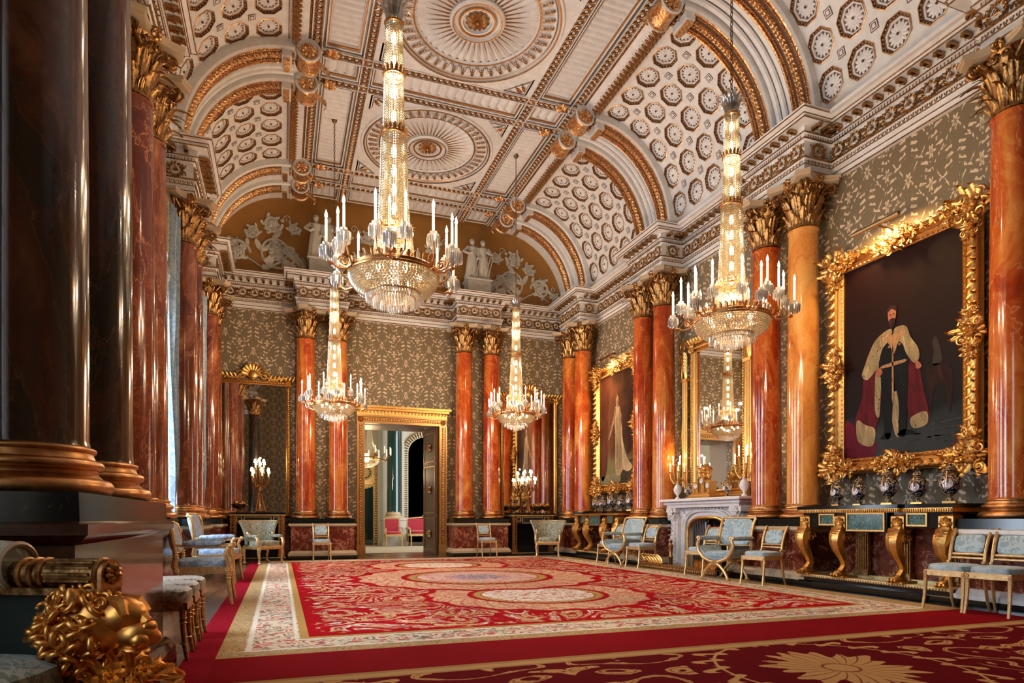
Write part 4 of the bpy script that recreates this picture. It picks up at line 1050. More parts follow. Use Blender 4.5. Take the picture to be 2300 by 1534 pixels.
        GN = pm('painted_pale_gown', (.62, .48, .28), .4, (.4, .27, .14), 9); SK = pm('painted_pale_skin', (.6, .36, .22)); HR = pm('painted_auburn_hair', (.2, .07, .03))
        P('painted_rock', [(.58, .98), (.66, .85), (.85, .8), (1, .8), (1, 1), (.55, 1)], pm('painted_dark_rock', (.03, .022, .015), .4, (.08, .06, .04), 12), 0)
        P('painted_steps', [(.02, .93), (.45, .9), (.6, .95), (.5, .985), (.02, .99)], pm('painted_steps', (.3, .25, .13), .4, (.2, .17, .09)), 0)
        P('painted_train', [(.5, .42), (.62, .46), (.66, .62), (.78, .78), (.92, .86), (.8, .9), (.66, .88), (.58, .92), (.46, .9), (.48, .66)], GN, 1)
        P('painted_gown', [(.46, .3), (.56, .31), (.62, .4), (.57, .52), (.6, .7), (.57, .88), (.46, .88), (.45, .6), (.43, .4)], GN, 2)
        P('painted_arm', [(.44, .32), (.47, .34), (.4, .46), (.28, .58), (.25, .57), (.38, .42)], SK, 3); P('painted_arm', [(.56, .31), (.6, .34), (.62, .48), (.58, .5), (.57, .4)], SK, 3)
        P('painted_head', [(.47, .2), (.51, .19), (.54, .21), (.54, .26), (.53, .31), (.49, .31), (.47, .26)], SK, 3); P('painted_hair', [(.46, .21), (.5, .15), (.55, .19), (.55, .23), (.51, .2), (.48, .23)], HR, 4)
        for q in range(6): P('painted_gown_fold', [(.475 + .02 * q, .42 + .03 * (q % 2)), (.483 + .02 * q, .42), (.49 + .03 * q, .86), (.478 + .03 * q, .86)], pm('painted_gown_shadow', (.32, .2, .1)), 3, 2)
        P('painted_curtain', [(.0, .02), (.3, .02), (.22, .4), (.2, .85), (.0, .9)], pm('painted_brown_drape', (.16, .05, .025), .4, (.07, .02, .01), 3), 0)
    return t
# paintings hang on the right wall, facing -x
PZ = H0 + 2.18
painting('large gilt-framed portrait of a standing man in a crimson and fur robe', XR - .2, 6.07, PZ, 1.67, 2.67, -pi / 2, .21, 0, 'king')
painting('gilt-framed portrait of a standing woman in a long pale gown above the far vase console', XR - .2, 13.4, PZ, 1.67, 2.67, -pi / 2, .21, 0, 'queen')
for lab, y in (('slim dark picture light above the portrait of the man', 6.25), ('slim dark picture light above the portrait of the woman', 13.5)):
    t = thing('picture_light', lab, 'picture light', (XR, y, PZ + 1.72)); MB().tube([(-.42, -.35, 0), (-.42, .35, 0)], .03, 8).build('shade', BRASSD, t)
    MB().tube([(0, 0, -.02), (-.42, 0, 0)], .012, 6).build('arm', BRASSD, t)
    area('picture_lamp', (XR - .44, y, PZ + 1.66), (0, radians(-42), 0), .05, .6, 42, (1, .6, .25), 150)
# ---------------------------------------------------------------- mirrors
def mirror(label, x, y, z0, w, h, rz, fw, arch=True, pil=False):
    t = thing('pier_mirror', label, 'mirror', (x, y, z0 + h / 2), rz)
    b = MB(); b.box(-w / 2, w / 2, -.01, .02, -h / 2, h / 2); b.build('glass', MIRROR, t)
    m = MB(); frame_profile(m, w, h, fw, .07)
    k = int(h / .05)
    for i in range(k):
        for s in (-1, 1): m.ell((s * (w / 2 + fw * .5), -.07, -h / 2 + h * (i + .5) / k), (.02, .02, .022), 6, 4)
    k = int(w / .05)
    for i in range(k): m.ell((-w / 2 + w * (i + .5) / k, -.07, h / 2 + fw * .5), (.02, .02, .022), 6, 4)
    m.build('frame', GOLD, t)
    m = MB(); M0 = T(0, -.06, h / 2 + fw + .12)
    m.ell((0, 0, 0), (.12, .06, .12), 10, 6, 0, M0)
    for k in range(9): m.put(leaf(.13, .26, .3, .4, 4, 4, 7), M0 @ R(-1.4 + 2.8 * k / 8, 'Y') @ R(-pi / 2))
    for s in (-1, 1):
        m.tube([(s * (.12 + .08 * i), 0, .05 * cos(i * .8) - .012 * i) for i in range(int(w / .17) + 1)], .025, 6, 0, M0)
        m.tube([(s * p[0], 0, p[2]) for p in spiral(1.5, .12, .02, 18)], .022, 6, 0, M0 @ T(s * .26, 0, -.02))
        m.put(rosette(.1, 8, .4, 0, 2), T(s * (w / 2 + fw * .5), -.08, h / 2 + fw * .5) @ R(pi / 2, 'X'))
        for k in range(7): m.put(leaf(.08, .15, .3, .4, 3, 4, 6), T(s * (.35 + .09 * k), -.06, h / 2 + fw) @ R(s * .5, 'Y') @ R(-pi / 2))
    m.build('crest', GOLD, t)
    if pil:
        for s in (-1, 1):
            m = MB(); X = s * (w / 2 + fw * 1.0 + .1)
            for q in (-.055, 0, .055): m.tube([(X + q, -.1, -h / 2), (X + q, -.1, h / 2 - .5)], .024, 8)
            for k in range(6): m.put(leaf(.12, .2, .4, .4, 3), T(X, -.1, h / 2 - .5 + .07 * k) @ R(-pi / 2))
            m.cbox((X, -.08, h / 2 - .52), (.2, .14, .06)); m.tube([(X, -.1, -h / 2), (X, -.1, -h / 2 + .1)], .09, 8)
            for sg in (-1, 1): m.tube([(p[0] * sg, 0, p[2]) for p in spiral(1.5, .14, .02, 20)], .022, 6, 0, T(X + s * .1, -.08, h / 2 + .05 + sg * .12))
            m.tube([(X + s * (.12 + .05 * sin(i * .6)), -.06, -h / 2 + .8 + i * .12) for i in range(16)], .025, 6)
            m.build('side_pilaster', GOLD, t)
    return t
mirror('tall gilt mirror over the fireplace reflecting a chandelier', XR - .06, 9.85, 1.52, 1.35, 2.75, -pi / 2, .14, pil=True)
mirror('tall gilt pier mirror in the far left corner', -.62, YB - .06, 1.12, 1.5, 3.1, 0, .1)
mirror('tall gilt pier mirror in the far right corner behind the candelabrum', 6.55, YB - .06, 1.12, 1.5, 3.1, 0, .1)
# ---------------------------------------------------------------- console tables
def term_leg(X, Y, sc=1.0, zt=1.02, z0=.19):
    """scrolled lion-legged support facing -y"""
    t = MB(); h = zt - z0
    M = T(X, Y, z0)
    t.put(MB().cbox((0, .0, h - .1), (.17, .16, .2), 0, bev=.02), M)
    t.put(rosette(.075, 8, .5, 0, 2), M @ T(0, -.085, h - .1) @ R(pi / 2, 'X'))
    t.ell((0, -.07, h - .12), (.06, .05, .07), 8, 6, 0, M)
    pts = [(0, .02 - .1 * sin(i / 14 * pi) * (1 if i < 8 else .4) - .03 * (1 - i / 14), h - .2 - (h - .26) * i / 14) for i in range(15)]
    pts = [(0, -.05 - .07 * sin(pi * i / 9) if i < 9 else -.05 + .06 * sin(pi * (i - 9) / 8) - .05 * max(0, (i - 13)) / 3, h - .18 - (h - .22) * i / 16) for i in range(17)]
    t.tube(pts, [.09, .1, .105, .105, .1, .092, .085, .078, .072, .066, .06, .056, .053, .052, .055, .06, .06], 8, 0, M, up=(1, 0, 0))
    for i in range(2, 14):
        w = [.09, .1, .105, .105, .1, .092, .085, .078, .072, .066, .06, .056, .053, .052][i]
        t.put(leaf(w * 1.6, .1, .4, .4, 3, 4, 5), M @ T(0, pts[i][1] - w * .6, pts[i][2]) @ R(-pi / 2))
    for s in (-1, 1):
        t.tube([(s * .1, p[0] - .02, p[2]) for p in spiral(1.5, .08, .015, 16)], .014, 5, 0, M @ T(0, -.04, h - .3))
    t.put(MB().ell((0, -.05, .05), (.075, .12, .055), 10, 6), M)
    for s in (-1, 0, 1): t.ell((s * .045, -.15, .03), (.025, .04, .03), 6, 4, 0, M)
    t.put(MB().cbox((0, 0, .01), (.2, .26, .03)), M)
    return t
def vase_console(label, x, y, L=2.2):
    """stands against the right wall; local x along wall, -y into room"""
    t = thing('console_table', label, 'console table', (x, y, 0), -pi / 2)
    D = .78; hl = L / 2
    b = MB(); b.box(-hl, hl, -D, .0, 0, .1); b.box(-hl * .72, hl * .72, -D - .06, -D, 0, .1); b.box(-hl, hl, -D + .03, 0, .1, .15); b.build('plinth', BLACK, t)
    b = MB(); b.box(-hl, hl, -D + .02, -D + .07, .15, .19); b.box(-hl, hl, -D, -D + .02, .085, .1); b.box(-hl, -hl + .04, -D, 0, .15, .19); b.box(hl - .04, hl, -D, 0, .15, .19); b.box(-hl, hl, -.14, -.04, .15, .19)
    for k in range(60): b.ell((-hl + L * (k + .5) / 60, -D + .01, .165), (.014, .014, .014), 6, 4)
    b.build('gilt_plinth_moulding', GOLDP, t)
    b = MB(); b.box(-hl - .02, hl + .02, -D - .01, 0, 1.1, 1.145); b.box(-hl * .45, hl * .45, -D - .07, -D, 1.1, 1.145); b.build('top', BLACK, t)
    b = MB(); b.box(-hl, hl, -D, 0, 1.05, 1.1); b.box(-hl * .45, hl * .45, -D - .05, -D, 1.05, 1.1)
    for k in range(80): b.ell((-hl + L * (k + .5) / 80, -D - (.055 if abs(-1 + 2 * (k + .5) / 80) < .45 else .005), 1.07), (.012, .014, .02), 6, 4)
    b.build('gilt_edge', GOLD, t)
    b = MB(); b.box(-hl + .03, hl - .03, -D + .06, -.02, .86, 1.05); b.box(-.3, .3, -D + .0, -D + .06, .8, 1.05); b.build('frieze', BLACK, t)
    for x0, x1, z0, z1, yy in ((-.26, .26, .83, 1.03, -D - .005), (-.76, -.54, .9, 1.02, -D + .055), (.54, .76, .9, 1.02, -D + .055)):
        b = MB(); b.box(x0, x1, yy, yy + .02, z0, z1); b.build('marble_panel', GMARB, t)
    b = MB()
    for x0, x1, z0, z1, yy in ((-.26, .26, .83, 1.03, -D - .012), (-.76, -.54, .9, 1.02, -D + .045), (.54, .76, .9, 1.02, -D + .045)):
        for q in ((x0 - .02, x1 + .02, z0 - .02, z0), (x0 - .02, x1 + .02, z1, z1 + .02), (x0 - .02, x0, z0, z1), (x1, x1 + .02, z0, z1)): b.box(q[0], q[1], yy - .008, yy + .02, q[2], q[3])
    b.build('panel_moulding', GOLD, t)
    for X in (-hl + .09, -.42, .42, hl - .09): term_leg(X, -D + .1).build('leg', GOLD, t)
    for X in (-.62, 0, .62):
        b = MB(); b.cbox((X, -.1, .5), (.2, .06, .62))
        for q in range(5): b.tube([(X - .075 + .0375 * q, -.135, .26), (X - .075 + .0375 * q, -.135, .78)], .012, 6)
        b.cbox((X, -.11, .82), (.24, .1, .06)); b.cbox((X, -.11, .22), (.24, .1, .08)); b.build('back_pilaster', GOLDD, t)
    b = MB(); b.box(-hl, hl, -.05, -.005, .19, .86); b.build('back_panel', RMARB, t)
    return t
vase_console('gilded console table with green marble panels and scrolled legs below the portrait of the man', XR - .03, 6.05)
vase_console('gilded console table below the portrait of the woman', XR - .03, 13.4)
def plain_console(label, x, y, rz=0, L=1.6):
    t = thing('side_table', label, 'side table', (x, y, 0), rz); D = .6; hl = L / 2
    b = MB(); b.box(-hl, hl, -D, 0, 1.08, 1.12); b.build('top', BLACK, t)
    b = MB(); b.box(-hl + .02, hl - .02, -D + .02, 0, 1.04, 1.08)
    for k in range(50): b.ell((-hl + L * (k + .5) / 50, -D + .015, 1.06), (.012, .012, .015), 6, 4)
    b.build('gilt_edge', GOLDP, t)
    b = MB(); b.box(-hl + .04, hl - .04, -D + .06, 0, .84, 1.04); b.box(-hl, hl, -D, 0, .0, .06); b.box(-hl + .04, hl - .04, -.06, 0, .06, .86); b.build('body', SOOT, t)
    b = MB()
    for x0, x1, z0, z1 in ((-.3, .3, .85, 1.02), (-.46, -.34, .9, 1.02), (.34, .46, .9, 1.02)):
        for q in ((x0, x1, z0, z0 + .014), (x0, x1, z1 - .014, z1), (x0, x0 + .014, z0, z1), (x1 - .014, x1, z0, z1)): b.box(q[0], q[1], -D + .045, -D + .062, q[2], q[3])
    b.box(-hl, hl, -D - .006, -D, .05, .065)
    b.build('gilt_lines', GOLDP, t)
    for X in (-hl + .1, hl - .1):
        b = MB(); b.cbox((X, -D + .1, .95), (.14, .14, .2)); b.cbox((X, -D + .1, .48), (.13, .13, .78), taper=1.1); b.cbox((X, -D + .1, .1), (.16, .16, .08))
        for k in range(9): b.put(leaf(.12, .1, .4, .4, 3, 4, 5), T(X, -D + .03, .95 - .09 * k) @ R(-pi / 2))
        b.build('leg', GOLDD, t)
    return t
plain_console('black side table with gilt lines below the far left mirror', -.5, YB - .08, 0, 1.25)
plain_console('black side table with gilt lines below the far right mirror', 6.43, YB - .08, 0, 1.25)
# ---------------------------------------------------------------- fireplace
FY = 9.73
t = thing('fireplace', 'carved white marble chimneypiece with arched steel opening', 'fireplace', (XR, FY, 0), -pi / 2)
D = .5; hw_ = 1.12
b = MB()
op = [(-.6, .0)] + [(-.6 * cos(a) ** .6, .72 + .3 * sin(a)) for a in [pi / 2 * i / 8 for i in range(8)]] + [(0, 1.02)]
op = op + [(-x, z) for x, z in op[::-1][1:]]
outp = [(-.95, 0), (-.95, 1.18), (.95, 1.18), (.95, 0)]
poly = outp + op[::-1]
b.prism(poly, .0, D - .1, 0, R(pi / 2, 'X'))
for s in (-1, 1):
    b.cbox((s * .93, -.28, .07), (.32, .56, .14), 0, bev=.02); b.cbox((s * .93, -.26, .62), (.22, .46, 1.0)); b.cbox((s * .93, -.3, 1.14), (.3, .54, .12), 0, bev=.02)
b.build('surround', WMARB, t)
b = MB()
for s in (-1, 1):
    pts = [(s * .93, -.5 - .05 * sin(i / 12 * 2 * pi), .16 + .9 * i / 12) for i in range(13)]
    b.tube(pts, [.05 + .05 * (i / 12) for i in range(13)], 8)
    for k in range(9): b.put(leaf(.16, .16, .5, .5, 4), T(s * .93, -.52, .2 + .1 * k) @ R(-pi / 2))
    b.put(rosette(.1, 8, .5, 0, 2), T(s * .93, -.58, 1.1) @ R(pi / 2, 'X'))
    for q in (-1, 1): b.tube([(0, p[0], p[2]) for p in spiral(1.5, .1, .02, 18)], .02, 6, 0, T(s * .93 + q * .08, -.5, 1.0))
    for k in range(5): b.put(leaf(.12, .2, .4, .4, 4), T(s * (.62 + .05 * k), -.42, .95 + .04 * k) @ R(s * .9, 'Y') @ R(-pi / 2))
pa = [(x * 1.12, -.43, z * 1.1 if z > .1 else z) for x, z in op]; b.tube(pa, .025, 6); b.tube([(x * 1.26, -.42, z * 1.13 if z > .1 else z) for x, z in op], .018, 6)
for i in range(20): b.ell((-.9 + 1.8 * i / 19, -.45, 1.16), (.03, .02, .02), 6, 4)
b.build('carving', WMARB, t)
b = MB(); b.cbox((0, -.29, 1.21), (2.1, .58, .05)); b.cbox((0, -.31, 1.265), (2.22, .62, .06), 0, bev=.02); b.cbox((0, -.34, 1.325), (2.34, .68, .055), 0, bev=.012); b.build('mantel_shelf', WMARB, t)
b = MB(); b.tube([(x * .97, -.42, z * .98) for x, z in op], .03, 8)
b.build('gilt_arch_moulding', GOLD, t)
b = MB(); n = 16
b.lathe([(.62, 0), (.62, 1.0)], 24, (0, -.42, 0), 0, None, 0, pi); b.box(-.62, .62, -.02, .0, 0, 1.1, 1)
for q in range(7): b.tube([(-.58 + .03 * q, -.3 + .03 * q, .0), (-.58 + .03 * q, -.3 + .03 * q, .98)], .015, 6)
for q in range(7): b.tube([(.58 - .03 * q, -.3 + .03 * q, .0), (.58 - .03 * q, -.3 + .03 * q, .98)], .015, 6)
b.box(-.2, .2, -.3, -.05, .1, .62, 1); b.build('grate', [STEEL, SOOT], t)
t = thing('fender', 'low gilt fender with scrolled ends in front of the fireplace', 'fender', (XR - .8, FY, 0), -pi / 2)
b = MB(); b.box(-1.15, 1.15, -.32, -.26, 0, .1); b.box(-1.15, 1.15, -.34, -.24, .1, .125); b.box(-1.15, -1.09, -.3, .1, 0, .11); b.box(1.09, 1.15, -.3, .1, 0, .11)
for k in range(44): b.ell((-1.12 + 2.24 * k / 43, -.33, .05), (.02, .015, .03), 6, 4)
b.build('rail', GOLDD, t)
for s in (-1, 1):
    b = MB()
    for k in range(6): b.put(leaf(.14, .2, .4, .5, 4), T(s * (1.0 - .1 * k), -.28, .12) @ R(s * .7, 'Y') @ R(-pi / 2))
    b.tube([(s * p[0], 0, p[2]) for p in spiral(1.6, .12, .02, 20)], .028, 6, 0, T(s * 1.05, -.28, .2))
    b.build('scroll_finial', GOLD, t)
for lab, s in (('gilt upright fire-iron stand at the left jamb of the fireplace', 1), ):
    t = thing('andiron', lab, 'andiron', (XR - .78, FY + .62, 0))
    MB().lathe([(.09, 0), (.09, .04), (.04, .06), (.035, .2), (.05, .24), (.03, .28), (.04, .4), (.05, .46), (.02, .5), (.035, .54), (.0, .6)], 12).build('shaft', GOLDD, t)
    MB().cbox((0, 0, .02), (.2, .2, .04)).build('foot', GOLDD, t)
# ---------------------------------------------------------------- chandeliers
def octa(r, h):
    t = MB(); t.add([(r, 0, 0), (0, r, 0), (-r, 0, 0), (0, -r, 0), (0, 0, h), (0, 0, -h)], [(0, 1, 4), (1, 2, 4), (2, 3, 4), (3, 0, 4), (1, 0, 5), (2, 1, 5), (3, 2, 5), (0, 3, 5)]); return t
def strands(mb, prof, n, pitch, r):
    """bead strands down a surface of revolution; prof = [(r, z)] top to bottom"""
    oc = octa(r, pitch * .4)
    L = [0]
    for a, b in zip(prof, prof[1:]): L.append(L[-1] + hypot(b[0] - a[0], b[1] - a[1]))
    N = int(L[-1] / pitch)
    for j in range(N):
        s = L[-1] * (j + .5) / N
        k = max(i for i in range(len(L) - 1) if L[i] <= s); u = (s - L[k]) / max(L[k + 1] - L[k], 1e-6)
        rr = prof[k][0] + (prof[k + 1][0] - prof[k][0]) * u; zz = prof[k][1] + (prof[k + 1][1] - prof[k][1]) * u
        for i in range(n):
            a = 2 * pi * (i + .5 * 0) / n; c = (rr * cos(a), rr * sin(a), zz); mb.put(oc, T(*c) @ R(a))
def rows_of(mb, prof, rowsn, bead_w, bead_h):
    """horizontal rows of large beads round a bowl"""
    L = [0]
    for a, b in zip(prof, prof[1:]): L.append(L[-1] + hypot(b[0] - a[0], b[1] - a[1]))
    for j in range(rowsn):
        s = L[-1] * (j + .5) / rowsn; k = max(i for i in range(len(L) - 1) if L[i] <= s); u = (s - L[k]) / max(L[k + 1] - L[k], 1e-6)
        rr = prof[k][0] + (prof[k + 1][0] - prof[k][0]) * u; zz = prof[k][1] + (prof[k + 1][1] - prof[k][1]) * u
        n = max(8, int(2 * pi * rr / bead_w)); oc = octa(bead_w * .46, bead_h * .5)
        for i in range(n):
            a = 2 * pi * (i + .5 * (j % 2)) / n; mb.put(oc, T(rr * cos(a), rr * sin(a), zz) @ R(a))
def drops(mb, r, z, n, h, w=.008):
    oc = MB(); oc.add([(w, 0, -h * .2), (0, w, -h * .2), (-w, 0, -h * .2), (0, -w, -h * .2), (0, 0, 0), (w * .8, 0, -h * .8), (0, w * .8, -h * .8), (-w * .8, 0, -h * .8), (0, -w * .8, -h * .8), (0, 0, -h)],
                      [(0, 1, 4), (1, 2, 4), (2, 3, 4), (3, 0, 4)] + [(i, 5 + i, 5 + (i + 1) % 4, (i + 1) % 4) for i in range(4)] + [(6, 5, 9), (7, 6, 9), (8, 7, 9), (5, 8, 9)])
    for i in range(n):
        a = 2 * pi * i / n; mb.put(oc, T(r * cos(a), r * sin(a), z) @ R(a))
def stuff(o): o['kind'] = 'stuff'; return o
ZR = 3.28   # rim height
def make_chandelier(label, x, y):
    """origin at the bowl rim centre"""
    t = thing('chandelier', label, 'chandelier', (x, y, ZR), .3, 'crystal chandeliers')
    # tube: sections (top z, bottom z, top r, bottom r)
    secs = [(2.34, 1.88, .078, .088), (1.84, 1.33, .088, .1), (1.28, .42, .112, .15), (.36, .08, .165, .21)]
    b = MB()
    for z0, z1, r0, r1 in secs: 
        for sc_, of in ((1, 0), (.84, .01)): strands(b, [(r0 * sc_, z0 - of), (r0 * 1.04 * sc_ if z0 < 1.3 else r0 * sc_, z0 - .05), ((r0 + r1) / 2 * .97 * sc_, (z0 + z1) / 2), (r1 * sc_, z1)], int(2 * pi * r1 / .0215), .0235, .0092)
    stuff(b.build('bead_tube', BEAD, t, ang=10))
    b = MB()
    bowl = [(.415, -.02), (.413, -.05), (.392, -.11), (.345, -.165), (.27, -.205)]
    rows_of(b, bowl, 11, .03, .029); rows_of(b, [(r * .9, z + .01) for r, z in bowl], 10, .034, .026); rows_of(b, [(.26, -.205), (.2, -.225)], 3, .03, .03)
    stuff(b.build('bead_bowl', BEAD, t, ang=10))
    b = MB()
    for r, z, n, h in ((.255, -.195, 60, .085), (.19, -.235, 44, .085), (.12, -.265, 26, .08), (.05, -.29, 12, .07)): drops(b, r, z, n, h)
    drops(b, .215, .09, 40, .06, .006)
    stuff(b.build('crystal_fringe', PRISM, t, ang=10))
    b = MB()      # metal rings
    for r, z, w in ((.415, 0, .02), (.42, -.03, .012), (.255, -.2, .01), (.2, -.235, .008), (.215, .09, .012), (.17, .38, .014), (.155, .42, .01), (.115, 1.3, .012), (.1, 1.34, .006), (.095, 1.86, .012), (.082, 2.35, .012)):
        b.tube([(r * cos(a), r * sin(a), z) for a in [2 * pi * i / 32 for i in range(32)]], w, 5, closed=True)
    lf_ = leaf(.035, .06, .3, .5, 2, 4, 5)
    for r, z, n in ((.42, .01, 40), (.17, .38, 20), (.118, 1.3, 16), (.098, 1.86, 14), (.215, .09, 22)):
        for k in range(n): b.put(lf_, R(2 * pi * k / n) @ T(r, 0, z))
    for k in range(6): a = pi / 3 * k; b.tube([(.4 * cos(a), .4 * sin(a), 0), (.1 * cos(a), .1 * sin(a), .06)], .008, 4)
    b.tube([(0, 0, -.15), (0, 0, 2.4)], .012, 6)
    b.build('metal_frame', BRONZE, t)
    b = MB()      # crown of glass plumes
    fe = leaf(.055, .19, .5, .5, 3, 4, 8)
    for k in range(14): b.put(fe, R(2 * pi * k / 14) @ T(.07, 0, 2.35))
    for k in range(8): b.put(fe, R(2 * pi * k / 8 + .2) @ T(.03, 0, 2.37) @ Sc(1, 1, 1.15))
    b.lathe([(.03, 2.35), (.075, 2.38), (.08, 2.44), (.09, 2.46)], 16); stuff(b.build('glass_plume', PLUME, t))
    b = MB(); top = ZC - ZR + .075; n = int((top - 2.55) / .055)
    for k in range(n):
        z = 2.55 + (top - 2.55) * (k + .5) / n; q = R(pi / 2 * (k % 2))
        b.tube([(.014 * cos(a), 0, z + .034 * sin(a)) for a in [2 * pi * i / 8 for i in range(8)]], .006, 4, 0, q, closed=True)
    b.lathe([(.0, top + .0), (.06, top + .0), (.05, top - .05), (.012, top - .08)], 12); b.tube([(0, 0, 2.3), (0, 0, 2.57)], .012, 5)
    b.build('chain', BRASSD, t)
    b = MB()      # lamps inside the tube and bowl
    for z in (2.22, 2.0, 1.7, 1.48, 1.15, .97, .79, .61, .45, .26): b.ell((0, 0, z), (.028, .028, .06), 8, 6)
    for k in range(6): a = pi / 3 * k + .5; b.ell((.24 * cos(a), .24 * sin(a), -.03), (.026, .026, .035), 8, 6)
    for k in range(6): a = pi / 3 * k; b.ell((.1 * cos(a), .1 * sin(a), .22), (.022, .022, .05), 8, 6)
    stuff(b.build('lamp_core', BULB, t))
    cup = MB(); cup.lathe([(.008, -.05), (.03, -.035), (.055, -.0), (.053, .0), (.02, -.02), (.0, -.02)], 12)
    drops(cup, .054, .0, 16, .1, .008); drops(cup, .032, -.03, 9, .09, .007); cup.lathe([(.02, 0), (.035, .03), (.033, .03), (.018, .0)], 10)
    cnd = MB().lathe([(.0, -.01), (.0125, -.01), (.012, .24), (.006, .252), (0, .252)], 8).mesh('candle', [CANDLE])
    flm = MB().lathe([(0, .24), (.01, .256), (.014, .272), (.008, .3), (0, .325)], 8).mesh('flame', [FLAME])
    for k in range(6):
        a = pi / 3 * k; b = MB(); spots = [(.66, 0, .09), (.55, .13, .2), (.5, -.13, .22)]
        b.tube([(.4, 0, 0), (.47, 0, -.06), (.55, 0, -.07), (.62, 0, -.03), (.66, 0, .04)], [.014, .012, .011, .01, .01], 6)
        for (r, s, z) in spots[1:]: b.tube([(.42, 0, 0), (.45, s * .5, -.02), (.5, s * .9, .02), (r, s, z - .05)], .009, 5)
        b.tube([(p[0], 0, p[2]) for p in spiral(1.4, .05, .01, 14)], .009, 5, 0, T(.5, 0, .0)); b.lathe([(.0, -.02), (.03, 0), (.012, .02)], 8, (.62, 0, -.05))
        b.build('arm', BRONZE, t, rz=a)
        b = MB(); 
        for sp in spots: b.put(cup, T(*sp))
        drops(b, .03, -.06, 6, .09, .007)
        o = b.build('drip_pans', PRISM, t, rz=a, ang=10); stuff(o)
        for (r, s, z) in spots:
            c = bpy.data.objects.new('candle', cnd); COL.objects.link(c); c.parent = t
            c.location = (r * cos(a) - s * sin(a), r * sin(a) + s * cos(a), z)
            f = bpy.data.objects.new('flame', flm); COL.objects.link(f); f.parent = c
    return t
PLUME = crystal('grey_glass_plumes', (.5, .52, .55), .2)
CH = [(1.01, 5.95), (4.92, 6.0), (1.03, 13.15), (4.93, 13.1)]
LABS = ['largest crystal chandelier, hanging nearest in the left half of the room', 'crystal chandelier hanging before the fireplace columns at right',
        'small-looking crystal chandelier over the columns left of the doorway', 'small-looking crystal chandelier over the columns right of the doorway']
first_ch = make_chandelier(LABS[0], *CH[0])
for l, (x, y) in zip(LABS[1:], CH[1:]): dup(first_ch, l, (x, y, ZR), .3)
CP = 82
for (x, y), CP in zip(CH, (58, 74, 98, 98)):
    for k in range(3):
        a = 2 * pi * k / 3 + .6; point('candle_light', (x + .52 * cos(a), y + .52 * sin(a), ZR + .5), CP * .8, (1, .74, .5), .025)
    point('tube_light', (x, y, ZR + 1.0), CP * .7, (1, .76, .52), .025); point('tube_light', (x, y, ZR + 1.85), CP * .9, (1, .76, .52), .03)
    point('bowl_light', (x, y, ZR - .09), CP * .7, (1, .74, .5), .025)
# chandelier of the next room
def plain_chandelier(label, x, y, z):
    t = thing('bronze_chandelier', label, 'chandelier', (x, y, z)); b = MB()
    strands(b, [(.14, .9), (.2, .5), (.34, .2)], 30, .035, .014); rows_of(b, [(.4, -.02), (.35, -.15), (.2, -.26), (.05, -.3)], 9, .04, .035); stuff(b.build('bead_bag', BEAD, t, ang=10))
    b = MB(); b.tube([(.42 * cos(a), .42 * sin(a), 0) for a in [2 * pi * i / 32 for i in range(32)]], .025, 6, closed=True); b.tube([(0, 0, -.3), (0, 0, 3.16)], .02, 6)
    for k in range(14): a = 2 * pi * k / 14; b.tube([(.42 * cos(a), .42 * sin(a), 0), (.6 * cos(a), .6 * sin(a), -.08), (.75 * cos(a), .75 * sin(a), .1)], .014, 5)
    b.build('metal_frame', GOLDD, t)
    c = MB().lathe([(0, .1), (.016, .1), (.016, .32), (0, .32)], 6).mesh('candle', [CANDLE])
    for k in range(14):
        a = 2 * pi * k / 14; o = bpy.data.objects.new('candle', c); COL.objects.link(o); o.parent = t; o.location = (.75 * cos(a), .75 * sin(a), 0)
    b = MB(); b.ell((0, 0, 0), (.1, .1, .14), 8, 6); b.build('lamp_core', BULB, t); return t
plain_chandelier('warm bronze and crystal chandelier seen through the doorway', 2.5, YB + 3.3, 2.85)
